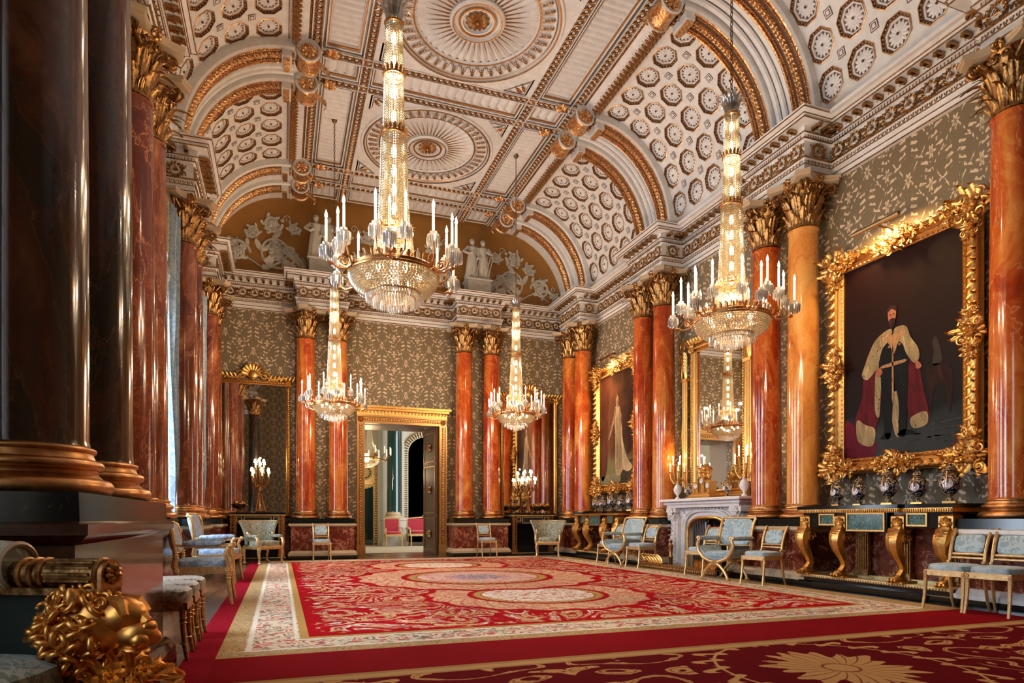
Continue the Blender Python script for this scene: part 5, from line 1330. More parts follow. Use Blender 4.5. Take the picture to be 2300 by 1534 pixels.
# ---------------------------------------------------------------- lunette relief on the end wall
REL = material('white_relief_plaster', rough=.6, fn=lambda: mixc(noise(coords(), 12, 4), (.5, .46, .38), (.74, .7, .62)))
def figure(mb, x, z, h, turn=1, lean=0, arm=0):
    """standing draped figure, one continuous body with folded robe"""
    n = 28; prof = [(.0, .17), (.05, .2), (.2, .175), (.42, .15), (.55, .135), (.62, .11), (.7, .135), (.77, .14), (.8, .1), (.825, .045), (.85, .045)]
    prof = [(z_ * h, r_ * h * .82) for z_, r_ in prof]; vs = []
    for zz, rr in prof:
        for i in range(n):
            a = 2 * pi * i / n; fold = 1 + (.13 * sin(a * 9 + zz * 1.5) * (1 - zz / (h * .75)) if zz < h * .75 else 0) + .05 * sin(a * 3 + zz * 9)
            vs.append((x + rr * cos(a) * fold + lean * zz, -.12 * h - .0 + rr * .75 * sin(a) * fold, z + zz))
    L = len(prof); mb.add(vs, [(q * n + i, q * n + (i + 1) % n, (q + 1) * n + (i + 1) % n, (q + 1) * n + i) for q in range(L - 1) for i in range(n)] + [tuple((L - 1) * n + i for i in range(n))])
    hx = x + lean * h * .92 + turn * .01
    mb.ell((hx, -.12 * h, z + h * .91), (.055 * h, .062 * h, .075 * h), 12, 10); mb.ell((hx, -.1 * h, z + h * .94), (.064 * h, .064 * h, .06 * h), 12, 8)
    mb.ell((hx + turn * .012 * h, -.18 * h, z + h * .9), (.012 * h, .014 * h, .022 * h), 6, 5)
    sh = z + h * .78
    mb.tube([(x + turn * .11 * h + lean * h * .8, -.12 * h, sh), (x + turn * .2 * h, -.16 * h, z + h * .66), (x + turn * .1 * h, -.24 * h, z + h * (.58 + arm)), (x + turn * .02 * h, -.25 * h, z + h * (.62 + arm))], [.042 * h, .036 * h, .028 * h, .022 * h], 8)
    mb.tube([(x - turn * .11 * h + lean * h * .8, -.12 * h, sh), (x - turn * .17 * h, -.14 * h, z + h * .62), (x - turn * .12 * h, -.2 * h, z + h * .5)], [.042 * h, .036 * h, .026 * h], 8)
    for s in (-.6, 0, .55): mb.tube([(x + (.12 * s + .02 * k) * h, -.13 * h - .12 * h * (1 - k / 9), z + h * (.05 + .07 * k)) for k in range(9)], .014 * h, 5)
def rinceau(mb, x0, z0, s, sc=1.0):
    """scrolling acanthus from a stem at x0, s = direction"""
    Y = -.03
    def spray(cx_, cz, r, turns, a0, fl):
        pts = [(cx_ + s * p[0], Y, cz + p[2]) for p in spiral(turns, r, r * .28, 34, a0)] if fl > 0 else [(cx_ + s * p[0], Y, cz - p[2]) for p in spiral(turns, r, r * .28, 34, a0)]
        mb.tube(pts, [.034 * sc * (1 - .6 * i / 34) for i in range(35)], 6)
        mb.put(rosette(r * .42, 9, .3, 0, 2), T(cx_, Y - .01, cz) @ R(pi / 2, 'X'))
        for i in range(2, 30, 4):
            p = Vector(pts[i]); q = Vector(pts[i + 1]) - p; an = atan2(q.x, q.z)
            for sg in (-1, 1): mb.put(leaf(.09 * r / .42 * sc + .03, .15 * sc * r / .42 + .04, .3, .5, 5, 4, 8), T(*p) @ R(an + sg * .8, 'Y') @ R(-pi / 2))
    spray(x0 + s * .75, z0 + .52, .42 * sc, 1.7, pi, 1); spray(x0 + s * 1.65, z0 + .42, .26 * sc, 1.6, pi, -1)
    spray(x0 + s * .85, z0 + 1.2, .2 * sc, 1.5, pi, 1); spray(x0 + s * 1.3, z0 + .95, .15 * sc, 1.5, 0, -1); spray(x0 + s * .35, z0 + 1.15, .13 * sc, 1.4, pi, 1)
    spray(x0 + s * 2.1, z0 + .22, .12 * sc, 1.5, pi, -1)
    mb.tube([(x0 + s * (.05 + .09 * k), Y, z0 + .1 + .18 * k * (1 - k / 14)) for k in range(9)], [.04 * sc * (1 - k / 12) for k in range(9)], 6)
    mb.tube([(x0 + s * (.3 + .2 * k), Y, z0 + .2 + .12 * sin(k * 1.3)) for k in range(9)], [.03 * sc * (1 - k / 11) for k in range(9)], 6)
    for k in range(7): mb.put(leaf(.13 * sc, .26 * sc, .3, .5, 6, 6, 10), T(x0 + s * (.1 + .09 * k), Y, z0 + .12 + .1 * k) @ R(s * (.2 + .25 * k), 'Y') @ R(-pi / 2))
    for q in range(5):
        mb.tube([(x0 + s * (.5 + .38 * q + p[0] * .9), Y, z0 + 1.35 - .22 * q + p[2]) for p in spiral(1.2, .11, .02, 14, q)], .011, 5); mb.put(rosette(.05, 6, .4), T(x0 + s * (.62 + .38 * q), Y, z0 + 1.3 - .24 * q) @ R(pi / 2, 'X'))
LZ = Z0 + .84
for lab, xc in (('pair of white plaster robed figures on a block at the left of the painted arch', .966), ('pair of white plaster robed figures on a block at the right of the painted arch', 4.955)):
    t = thing('relief_statue', lab, 'statue', (xc, YB - .32, LZ), 0, 'plaster figures over the end wall')
    b = MB(); b.cbox((0, -.02, .2), (.62, .44, .4)); b.cbox((0, -.02, .4), (.7, .5, .05)); b.cbox((0, -.02, .03), (.7, .5, .06))
    b.tube([(-.22 + .055 * k, -.25, .28 - .07 * sin(pi * k / 8)) for k in range(9)], .014, 5); b.build('block', REL, t)
    for sg in (-1, 1):
        b = MB(); figure(b, 0, 0, 1.12, sg, -.03 * sg, .05 if sg > 0 else 0); b.build('figure', REL, t, loc=(sg * .17, .08, .42))
b = MB()
for xc in (.966, 4.955):
    for s in (-1, 1): rinceau(b, xc + s * .3, LZ + .12, s, 1.15 if (xc < 3) == (s < 0) else .95)
b.build('scroll_relief', REL, loc=(0, YB, 0)); o = bpy.data.objects['scroll_relief']; tag(o, 'white acanthus scrollwork relief spreading over the brown painted end arch', 'relief')
# ---------------------------------------------------------------- curtains at the left windows
def curtain(label, x, y, w, zt=5.6):
    t = thing('curtain', label, 'curtain', (x, y, 0)); b = MB(); n = 40; vs = []; m_ = 16
    for j in range(m_ + 1):
        z = zt - (zt - .75) * j / m_; pinch = 1 - .72 * math.exp(-((z - 1.05) / .45) ** 2) - .12 * math.exp(-((z - 2.2) / 1.2) ** 2)
        for i in range(n + 1):
            u = i / n; vs.append((.1 * sin(u * 9 * 2 * pi) * (.3 + .7 * pinch) + .05 * sin(u * 23 + z), (u - .5) * w * pinch, z))
    b.add(vs, [(j * (n + 1) + i, j * (n + 1) + i + 1, (j + 1) * (n + 1) + i + 1, (j + 1) * (n + 1) + i) for j in range(m_) for i in range(n)])
    b.build('drape', CURT, t)
    b = MB(); b.tube([(.1 * cos(a), .1 * sin(a) * 1.2, 1.05 + .04 * sin(a)) for a in [2 * pi * i / 14 for i in range(14)]], .025, 6, closed=True); b.build('tieback', CURT, t)
    return t
def swag(label, x, y, zt=5.5):
    t = thing('swag', label, 'swag', (x, y, zt)); b = MB(); n = 24
    for k in range(3):       # layered cascading folds
        vs = []
        for j in range(11):
            q = j / 10
            for i in range(n + 1):
                u = i / n; drop = (2.0 - .35 * k) * (1 - u * .55) * (.85 + .15 * sin(u * 20)); vs.append((.08 + .05 * k + .06 * sin(u * 26 + k), -.75 + .5 * k * .3 + u * .5 + k * .05, -drop * q + .0))
        b.add(vs, [(j * (n + 1) + i, j * (n + 1) + i + 1, (j + 1) * (n + 1) + i + 1, (j + 1) * (n + 1) + i) for j in range(10) for i in range(n)])
        b.add([(v[0], -v[1], v[2]) for v in vs], [(j * (n + 1) + i, j * (n + 1) + i + 1, (j + 1) * (n + 1) + i + 1, (j + 1) * (n + 1) + i) for j in range(10) for i in range(n)])
    b.build('folds', SWAG, t); b = MB(); b.cbox((.1, 0, .08), (.22, 2.0, .16), 0); b.build('pelmet', GOLDD, t); return t
for k, (y, nm) in enumerate(((9.72, 'middle'), (13.4, 'far'), (6.05, 'near'))):
    curtain(f'pale blue silk curtain tied back at the near side of the {nm} left window', XL + .26, y - .85, .5)
    curtain(f'pale blue silk curtain tied back at the far side of the {nm} left window', XL + .28, y + .83, .5)
    swag(f'olive silk swag with gilt pelmet over the {nm} left window', XL + .14, y)
# ---------------------------------------------------------------- seating; every chair faces -y in its own frame
CHG = material('chair_gilding', rough=.32, metal=.75, fn=f_gold((.9, .66, .33), (.6, .36, .14), 25))
def cushion(c, d, e=.45): return MB().ell(c, d, 20, 10, 0, None, e)
def side_chair(label, x, y, rz, fab=BLUE, gr='gilded side chairs'):
    t = thing('side_chair', label, 'chair', (x, y, 0), rz, gr)
    for s in (-1, 1):
        b = MB(); b.tube([(s * .185, -.19, .42), (s * .187, -.195, .36), (s * .187, -.2, .3), (s * .189, -.215, .15), (s * .193, -.245, .0)], [.028, .022, .02, .017, .014], 8)
        b.lathe([(.018, .33), (.028, .34), (.018, .35)], 8, (s * .186, -.195, 0)); b.build('front_leg', CHG, t)
        b = MB(); b.tube([(s * .17, .2, .42), (s * .172, .215, .28), (s * .175, .25, .1), (s * .178, .29, 0)], [.02, .018, .016, .014], 8); b.build('rear_leg', CHG, t)
        b = MB(); b.tube([(s * .17, .2, .4), (s * .172, .205, .5), (s * .172, .225, .62), (s * .175, .265, .74), (s * .178, .31, .82), (s * .178, .335, .845)], [.02, .019, .018, .018, .018, .02], 8)
        b.ell((s * .178, .335, .845), (.02, .026, .026), 8, 6); b.ell((s * .171, .19, .5), (.024, .024, .024), 8, 6); b.build('back_post', CHG, t)
    b = MB(); b.cbox((0, -.195, .4), (.4, .03, .06)); b.cbox((0, .195, .4), (.36, .03, .06))
    for s in (-1, 1): b.cbox((s * .185, 0, .4), (.03, .4, .06)); b.put(rosette(.02, 6, .4), T(s * .187, -.212, .4) @ R(pi / 2, 'X'))
    b.build('seat_frame', CHG, t)
    cushion((0, 0, .45), (.2, .205, .05)).build('seat', fab, t)
    b = MB(); M = T(0, .265, .7) @ R(radians(-17), 'X'); b.tube([(-.17, .045, .125), (.17, .045, .125)], .019, 8, 0, M); b.build('top_rail', CHG, t)
    b = MB(); b.tube([(-.17, .0, -.115), (.17, 0, -.115)], .014, 8, 0, M); b.build('back_rail', CHG, t)
    b = MB(); b.tube([(-.17, .215, .55), (.17, .215, .55)], .012, 6); b.build('back_rail', CHG, t)
    MB().ell((0, .01, 0), (.15, .03, .105), 16, 8, 0, M, .4).build('back_pad', fab, t)
    return t
def x_armchair(label, x, y, rz, fab=BLUE):
    t = thing('curule_armchair', label, 'armchair', (x, y, 0), rz, 'curule armchairs')
    for Y, nm in ((-.26, 'front_frame'), (.24, 'rear_frame')):
        b = MB()
        for s in (-1, 1):
            pts = [(s * .3, Y, .64), (s * .325, Y, .56), (s * .3, Y, .45), (s * .22, Y, .36), (s * .1, Y, .31), (0, Y, .29)]
            b.tube(pts, [.026, .028, .026, .026, .026, .028], 8)
            b.tube([(0, Y, .29), (s * .09, Y, .24), (s * .17, Y, .16), (s * .22, Y, .07), (s * .25, Y - .02, .015)], [.028, .026, .022, .02, .024], 8); b.ell((s * .255, Y - .03, .02), (.035, .05, .022), 8, 6)
            b.tube([(s * p[0] + s * .3, Y, .66 + p[2]) for p in spiral(1.2, .035, .012, 12)], .018, 6)
        b.put(rosette(.05, 8, .4), T(0, Y - .025, .29) @ R(pi / 2, 'X')); b.build(nm, CHG, t)
    vs = []; n = 12
    for Y in (-.25, .25):
        for i in range(n + 1):
            a = pi * i / n; vs.append((-.29 * cos(a), Y, .5 - .17 * sin(a)))
    b = MB(); b.add(vs + [(v[0] * .93, v[1], v[2] + .05) for v in vs], [(i, i + 1, n + 2 + i, n + 1 + i) for i in range(n)] + [(2 * n + 2 + i, 3 * n + 3 + i, 3 * n + 4 + i, 2 * n + 3 + i) for i in range(n)] + [(i, 2 * n + 2 + i, 2 * n + 3 + i, i + 1) for i in range(n)] + [(n + 1 + i, n + 2 + i, 3 * n + 4 + i, 3 * n + 3 + i) for i in range(n)]); b.build('seat_shell', fab, t)
    cushion((0, -.0, .41), (.25, .27, .055)).build('seat', fab, t)
    for s in (-1, 1):
        cushion((s * .31, -.0, .665), (.045, .27, .035), .6).build('arm_pad', fab, t)
        MB().tube([(s * .29, .24, .5), (s * .29, .27, .7), (s * .29, .32, .86), (s * .3, .38, .98)], .022, 8).build('back_post', CHG, t)
    M = T(0, .33, .76) @ R(radians(-17), 'X')
    b = MB(); b.tube([(-.3, .0, .24), (.3, 0, .24)], .022, 8, 0, M); b.build('top_rail', CHG, t)
    b = MB(); b.tube([(-.29, 0, -.22), (.29, 0, -.22)], .018, 8, 0, M); b.build('back_rail', CHG, t)
    MB().ell((0, 0, 0), (.27, .035, .22), 16, 8, 0, M, .35).build('back_pad', fab, t)
    return t
def tub_armchair(label, x, y, rz, fab=SAGE):
    t = thing('tub_armchair', label, 'armchair', (x, y, 0), rz, 'scroll-backed tub armchairs')
    for s in (-1, 1):
        for Y in (-.28, .26):
            b = MB(); b.tube([(s * .26, Y, .36), (s * .285, Y - .01, .26), (s * .265, Y, .12), (s * .28, Y - .02, .02)], [.045, .035, .022, .028], 8); b.ell((s * .285, Y - .035, .025), (.04, .055, .028), 8, 6); b.build('leg', CHG, t)
        b = MB(); b.tube([(s * .29, -.27, .36), (s * .3, -.3, .46), (s * .3, -.27, .55), (s * .3, -.2, .58)], [.035, .032, .03, .03], 8)
        b.build('arm_support', CHG, t); b = MB(); b.tube([(s * .3, p[0] + .12, p[2] + .64) for p in spiral(1.3, .08, .02, 16, pi)], .024, 6); b.build('arm_scroll', CHG, t)
        cushion((s * .29, -.06, .6), (.055, .2, .035), .6).build('arm_pad', fab, t)
    b = MB(); b.cbox((0, -.02, .36), (.6, .58, .08), 0, bev=.01)
    for k in range(12): b.ell((-.27 + .54 * k / 11, -.315, .36), (.018, .012, .02), 6, 4)
    b.build('seat_rail', CHG, t)
    cushion((0, -.03, .44), (.27, .28, .07)).build('seat', fab, t)
    b = MB(); vs = []; n = 14; m_ = 8       # curved back flaring outwards at the top
    for k_ in (0, 1):
        for j in range(m_ + 1):
            z = .42 + .5 * j / m_; fl = .05 * (j / m_) ** 2 * 2.2
            for i in range(n + 1):
                a = pi * (.08 + .84 * i / n); r = .3 + fl * 1.2 + k_ * .045; vs.append((-r * cos(a) * 1.02, .02 + r * sin(a) * .98, z if j < m_ or not k_ else z - .02))
    N = n + 1; off = (m_ + 1) * N
    fs = [(j * N + i, (j + 1) * N + i, (j + 1) * N + i + 1, j * N + i + 1) for j in range(m_) for i in range(n)]
    fs += [(off + j * N + i, off + j * N + i + 1, off + (j + 1) * N + i + 1, off + (j + 1) * N + i) for j in range(m_) for i in range(n)]
    fs += [(m_ * N + i, off + m_ * N + i, off + m_ * N + i + 1, m_ * N + i + 1) for i in range(n)] + [(j * N + e, off + j * N + e, off + (j + 1) * N + e, (j + 1) * N + e) for j in range(m_) for e in (0, n)]
    b.add(vs, fs); b.build('backrest', fab, t)
    b = MB(); r = .3 + .11 * 1.2 + .02; b.tube([(-r * cos(a) * 1.02, .02 + r * sin(a) * .98, .925) for a in [pi * (.08 + .84 * i / 16) for i in range(17)]], .018, 6); b.build('top_rail', CHG, t)
    return t
def open_armchair(label, x, y, rz, fab=BLUEB, tall=0):
    t = thing('open_armchair', label, 'armchair', (x, y, 0), rz, 'blue open armchairs'); h = .9 + tall
    for s in (-1, 1):
        b = MB(); b.tube([(s * .255, -.27, .42), (s * .255, -.27, .3), (s * .26, -.285, .15), (s * .265, -.31, 0)], [.032, .026, .022, .017], 8)
        for z in (.34, .31): b.ell((s * .255, -.27, z), (.034, .034, .014), 8, 6)
        b.build('front_leg', CHG, t)
        MB().tube([(s * .24, .25, .42), (s * .24, .27, .2), (s * .245, .3, 0)], [.028, .022, .017], 8).build('rear_leg', CHG, t)
        b = MB(); b.tube([(s * .25, .24, .36), (s * .25, .27, .45), (s * .25, .26, .56), (s * .25, .28, .7), (s * .25, .3, h - .06), (s * .25, .32, h), (s * .25, .35, h + .02), (s * .25, .37, h)], [.034, .04, .026, .024, .024, .026, .024, .02], 8)
        for z in (.54, .57, .6): b.ell((s * .25, .262, z), (.036, .036, .013), 8, 6)
        b.build('back_post', CHG, t)
        b = MB(); b.tube([(s * .255, -.27, .4), (s * .255, -.265, .5), (s * .26, -.24, .58), (s * .26, -.27, .655)], [.028, .03, .022, .026], 8); b.tube([(s * .26, -.28, .66), (s * .255, .0, .66), (s * .25, .26, .68)], .018, 6); b.ell((s * .26, -.29, .665), (.026, .034, .034), 8, 6); b.build('arm', CHG, t)
        cushion((s * .258, -.0, .7), (.045, .2, .032), .6).build('arm_pad', fab, t)
    b = MB(); b.cbox((0, -.27, .4), (.56, .04, .08)); b.cbox((0, .25, .4), (.52, .04, .08))
    for s in (-1, 1):
        b.cbox((s * .255, 0, .4), (.04, .54, .08)); b.put(rosette(.03, 6, .4), T(s * .255, -.292, .4) @ R(pi / 2, 'X'))
        for Y in (-.26, .25): b.put(rosette(.03, 6, .4), T(s * .277, Y, .4) @ R(s * pi / 2, 'Y'))
    b.build('seat_frame', CHG, t)
    cushion((0, 0, .47), (.27, .28, .06)).build('seat', fab, t)
    M = T(0, .31, .62 + .14 + tall * .6) @ R(radians(-14), 'X')
    MB().ell((0, 0, 0), (.22, .045, .16 + tall * .6), 16, 8, 0, M, .4).build('back_pad', fab, t)
    b = MB(); b.tube([(-.24, .0, .17 + tall * .6), (.24, 0, .17 + tall * .6)], .02, 8, 0, M); b.build('top_rail', CHG, t)
    b = MB(); b.tube([(-.24, 0, -.17 - tall * .5), (.24, 0, -.17 - tall * .5)], .016, 8, 0, M); b.build('back_rail', CHG, t)
    return t
def stool(label, x, y, rz, fab=TAUPE):
    t = thing('stool', label, 'stool', (x, y, 0), rz, 'gilded stools by the dark pedestal')
    for sx in (-1, 1):
        for sy in (-1, 1):
            b = MB(); b.tube([(sx * .13, sy * .2, .38), (sx * .132, sy * .2, .25), (sx * .137, sy * .21, .12), (sx * .145, sy * .23, 0)], [.024, .019, .016, .013], 8)
            for z in (.3, .27, .13): b.ell((sx * .132, sy * .203, z), (.025, .025, .01), 8, 6)
            b.build('leg', GOLDD, t)
    b = MB(); b.cbox((0, 0, .38), (.3, .46, .06), 0, bev=.008); b.build('seat_rail', GOLDD, t)
    cushion((0, 0, .445), (.17, .24, .06), .5).build('seat', fab, t); return t
side_chair('small gilded chair with blue pad left of the doorway, against the marble pedestal', .9, 15.2, 0)
side_chair('small gilded chair with blue pad right of the doorway, against the marble pedestal', 4.93, 15.2, 0)
tub_armchair('sage tub armchair in the far right corner', 6.42, 14.75, radians(-25))
tub_armchair('sage tub armchair in the far left corner before the side table', -.36, 14.55, radians(35))
side_chair('gilded side chair left of the far curule armchair on the right wall', 6.72, 12.05, radians(-80))
x_armchair('curule armchair with blue damask by the far vase console', 6.66, 11.45, radians(-76))
side_chair('gilded side chair between the far curule armchair and the fireplace', 6.72, 10.84, radians(-82))
side_chair('gilded side chair directly before the fireplace, left of the near curule armchair', 6.74, 8.93, radians(-80))
x_armchair('large curule armchair with blue damask between fireplace and near vase console', 6.66, 8.28, radians(-74))
side_chair('gilded side chair between the near curule armchair and the near vase console', 6.7, 7.5, radians(-80))
side_chair('gilded side chair at the right edge, left one of the touching pair', 6.76, 4.72, radians(-84))
side_chair('gilded side chair at the right edge, right one of the touching pair', 6.79, 4.3, radians(-84))
open_armchair('bright blue open armchair nearest on the left side', -.82, 7.95, radians(90))
open_armchair('taller blue open armchair behind the nearest one on the left side', -.9, 10.5, radians(82), tall=.1)
for lab, y in (('brown padded stool nearest the dark foreground pedestal', 4.86), ('brown padded stool, middle of the row beside the pedestal', 5.27), ('brown padded stool, farthest of the row beside the pedestal', 5.68)):
    stool(lab, -.82, y, radians(90))
# red seats beyond the doorway
t = thing('red_armchair', 'gilded armchair with crimson pad seen through the doorway', 'armchair', (3.72, NY - 1.35, 0)); b = MB()
for s in (-1, 1):
    for Y in (-.25, .25): b.tube([(s * .27, Y, .4), (s * .27, Y, 0)], .022, 6)
    b.tube([(s * .27, .25, .4), (s * .27, .3, 1.0)], .022, 6); b.tube([(s * .29, -.25, .4), (s * .3, -.25, .64), (s * .28, .27, .66)], .02, 6)
b.tube([(-.27, .3, 1.0), (.27, .3, 1.0)], .025, 6); b.cbox((0, 0, .4), (.56, .54, .07)); b.build('frame', GOLDP, t)
cushion((0, 0, .47), (.26, .26, .06)).build('seat', REDF, t); MB().cbox((0, .27, .74), (.46, .05, .44)).build('back_pad', REDF, t)
t = thing('red_sofa', 'gilded sofa with crimson upholstery seen through the doorway', 'sofa', (5.2, NY - 1.1, 0)); b = MB()
for X in (-.85, -.3, .3, .85):
    for Y in (-.3, .3): b.tube([(X, Y, .4), (X, Y, 0)], .025, 6)
b.cbox((0, 0, .4), (1.8, .66, .08)); b.tube([(-.88, .32, .98), (0, .32, 1.06), (.88, .32, .98)], .028, 6)
for s in (-1, 1): b.tube([(s * .88, -.3, .4), (s * .9, -.32, .62), (s * .88, .3, .68), (s * .88, .32, 1.0)], .028, 6)
b.build('frame', GOLDP, t); cushion((0, 0, .48), (.86, .31, .08)).build('seat', REDF, t); MB().cbox((0, .3, .76), (1.68, .07, .44), 0, bev=.015).build('back_pad', REDF, t)
# ---------------------------------------------------------------- vases, candelabra, clock
def vase(label, x, y, z, h, rz=0, gr='cobalt vases on the near console', fab=None, cat='vase'):
    t = thing('porcelain_vase', label, cat, (x, y, z), rz, gr); k = h / .45
    def L(p): return [(r * k, q * k) for r, q in p]
    MB().cbox((0, 0, .018 * k), (.12 * k, .12 * k, .036 * k), 0, bev=.004).build('gilt_foot', GOLD, t)
    MB().lathe(L([(.045, .036), (.04, .05), (.018, .075), (.02, .09), (.05, .11), (.09, .16), (.107, .22), (.1, .28), (.07, .32), (.048, .335), (.046, .355), (.06, .365)]), 24).build('body', fab or PORC, t)
    MB().lathe(L([(.062, .365), (.058, .385), (.03, .405), (.012, .415), (.018, .43), (.0, .45)]), 20).build('lid', fab or PORC, t)
    for r, q in ((.022, .09), (.05, .336), (.062, .366)):
        b = MB(); b.tube([(r * k * cos(a), r * k * sin(a), q * k) for a in [2 * pi * i / 20 for i in range(20)]], .005 * k, 5, closed=True); b.build('gilt_ring', GOLD, t)
    for s in (-1, 1): MB().tube([(s * r * k, 0, q * k) for r, q in ((.07, .325), (.11, .34), (.125, .3), (.115, .25), (.1, .21))], .008 * k, 6).build('handle', GOLD, t)
    for i in range(4):
        b = MB(); n = 10; M = R(pi / 2 * i - pi / 2)
        vs = [((.103 * k) * cos(a * .55) + .004, (.103 * k) * sin(a * .55), (.215 + bq) * k) for a, bq in [(cos(2 * pi * q / n) * .9, .055 * sin(2 * pi * q / n)) for q in range(n)]]
        b.add([( (.112 * k), 0, .215 * k)] + vs, [(0, 1 + q, 1 + (q + 1) % n) for q in range(n)], M); b.build('painted_reserve', PORCW, t)
    return t
VN = ['farthest from the camera', 'second from the fireplace side', 'large one in the middle', 'fourth from the fireplace side', 'large one nearest the right edge']
for k, (y, h) in enumerate(((6.9, .42), (6.55, .41), (6.1, .5), (5.7, .46), (5.3, .5))):
    vase('cobalt and gilt porcelain vase on the near console, ' + VN[k], 7.5, y, 1.145, h, rz=.1 * k)
VF = ['leftmost of five', 'second of five from left', 'middle of five', 'fourth of five from left', 'rightmost of five']
for k, (y, h) in enumerate(((14.2, .42), (13.85, .41), (13.4, .5), (12.95, .42), (12.55, .5))):
    vase('cobalt porcelain vase on the far console, ' + VF[k], 7.5, y, 1.145, h, .1 * k, 'cobalt vases on the far console')
for lab, y in (('small cobalt vase left of the mantel clock', FY + .62), ('small cobalt vase right of the mantel clock', FY - .5)): vase(lab, XR - .38, y, 1.353, .34, 0, 'vases on the mantel')
def candelabrum(label, x, y, z, h, arms=5, shade=True, marble=False, rz=0, gr=None):
    t = thing('candelabrum', label, 'candelabrum', (x, y, z), rz, gr); b = MB(); k = h
    if marble:
        MB().lathe([(.05, 0), (.05, .03), (.02, .06), (.02, .08), (.07, .14), (.085, .2), (.06, .27), (.03, .3), (.04, .32), (.0, .33)], 16).build('marble_vase', WMARB, t)
        z0 = .32; R0 = .16
    else:
        for i in range(3):
            M = R(2 * pi * i / 3); b.tube([(.13, 0, .02), (.11, 0, .12), (.05, 0, .3), (.035, 0, .45)], [.02, .018, .014, .014], 6, 0, M); b.ell((.14, 0, .02), (.03, .025, .02), 6, 5, 0, M)
        b.lathe([(.11, .03), (.11, .05), (.06, .1), (.04, .2), (.03, .4), (.045, .43), (.03, .46), (.05, .52), (.05, .6), (.02, .64)], 12); z0 = .6; R0 = .2
    b.tube([(0, 0, z0), (0, 0, k * .78)], .016, 8)
    spots = [(R0, 2 * pi * i / arms, k * .66) for i in range(arms)] + [(R0 * .55, 2 * pi * i / 3 + .5, k * .82) for i in range(3)]
    for r, a, zz in spots:
        b.tube([(0, 0, z0 + .05), (r * .5 * cos(a), r * .5 * sin(a), z0 - .02 + .02), (r * .95 * cos(a), r * .95 * sin(a), zz - .12), (r * cos(a), r * sin(a), zz - .03)], .011, 6)
        b.lathe([(.01, -.03), (.03, -.01), (.022, 0)], 8, (r * cos(a), r * sin(a), zz)); b.put(leaf(.05, .08, .4, .4, 3, 4, 5), R(a) @ T(r * .6, 0, z0 + .03))
    b.build('stem_and_branches', GOLD if marble else GOLDD, t)
    ch = .12 if not marble else .13
    c_ = MB().lathe([(0, 0), (.011, 0), (.011, ch), (0, ch)], 8).mesh('candle', [CANDLE])
    s_ = (MB().lathe([(.038, ch + .0), (.022, ch + .085)], 12, cap=False) if shade else MB().lathe([(0, ch), (.012, ch + .015), (.008, ch + .035), (0, ch + .055)], 8)).mesh('shade' if shade else 'flame', [SHADE if shade else FLAME])
    for r, a, zz in spots:
        o = bpy.data.objects.new('candle', c_); COL.objects.link(o); o.parent = t; o.location = (r * cos(a), r * sin(a), zz)
        f = bpy.data.objects.new('lamp_shade' if shade else 'flame', s_); COL.objects.link(f); f.parent = o
    point('candelabrum_light', (0, 0, k + .05), 9 if shade else 7, (1, .65, .3), .02, t)
    return t
candelabrum('gilt candelabrum with lit shades on the far left side table', -.47, YB - .42, 1.12, 1.3)
candelabrum('gilt candelabrum with lit shades on the far right side table', 6.4, YB - .42, 1.12, 1.2, 6)
candelabrum('lit gilt candelabrum on a white marble vase at the left end of the mantel', XR - .36, FY + 1.0, 1.353, .85, 3, False, True)
candelabrum('lit gilt candelabrum on a white marble vase at the right end of the mantel', XR - .36, FY - .92, 1.353, .85, 3, False, True)
def bowl(label, x, y, z, gr, fruit=True):
    t = thing('footed_bowl', label, 'bowl', (x, y, z), 0, gr)
    b = MB(); b.lathe([(.07, 0), (.07, .02), (.02, .04), (.02, .07), (.08, .1), (.14, .15), (.155, .2), (.14, .2), (.0, .15)], 20)
    for s in (-1, 1): b.tube([(s * .15, 0, .19), (s * .19, 0, .17), (s * .17, 0, .12), (s * .11, 0, .12)], .01, 6)
    b.build('body', BRASSD, t)
    b = MB(); b.lathe([(.158, .2), (.15, .21)], 20, cap=False); b.put(rosette(.12, 9, .6, 0, 2), T(0, 0, .2)); b.build('cover', GOLDD, t); return t
bowl('bronze footed bowl on the far left side table beside the candelabrum', -.92, YB - .4, 1.12, 'bowls on the far side tables')
for lab, x in (('bronze footed bowl at the left end of the far right side table', 5.98), ('bronze footed bowl at the right end of the far right side table', 6.88), ('bronze footed bowl just right of the far right candelabrum', 6.68)): bowl(lab, x, YB - .45, 1.12, 'bowls on the far side tables')
t = thing('mantel_clock', 'gilt mantel clock with three white dials and sculpted top', 'clock', (XR - .38, FY + .1, 1.353), -pi / 2)
b = MB(); b.cbox((0, 0, .03), (.62, .3, .06), 0, bev=.01); b.cbox((0, 0, .08), (.5, .24, .05))
for X, h, w in ((0, .3, .15), (-.17, .2, .12), (.17, .2, .12)):
    b.cbox((X, 0, .1 + h / 2), (w, .14, h)); b.cbox((X, 0, .1 + h), (w + .03, .17, .02))
    for s in (-1, 1): b.tube([(X + s * w * .42, -.08, .1), (X + s * w * .42, -.08, .1 + h)], .01, 6)
b.build('case', GOLD, t)
for X, z in ((0, .32), (-.17, .23), (.17, .23)):
    d = MB(); d.lathe([(0, 0), (.048, 0), (.05, .01), (0, .012)], 20, M=T(X, -.085, z) @ R(pi / 2, 'X')); o = d.build('dial', material('white_enamel', (.85, .84, .78), .2), t)
    h_ = MB(); h_.box(X - .002, X + .002, -.102, -.1, z, z + .035); h_.box(X, X + .025, -.102, -.1, z - .002, z + .002)
    for q in range(12): a = pi / 6 * q; h_.cbox((X + .04 * cos(a), -.1, z + .04 * sin(a)), (.005, .003, .005))
    h_.build('hands', SOOT, o)
b = MB(); rn = random.Random(3)
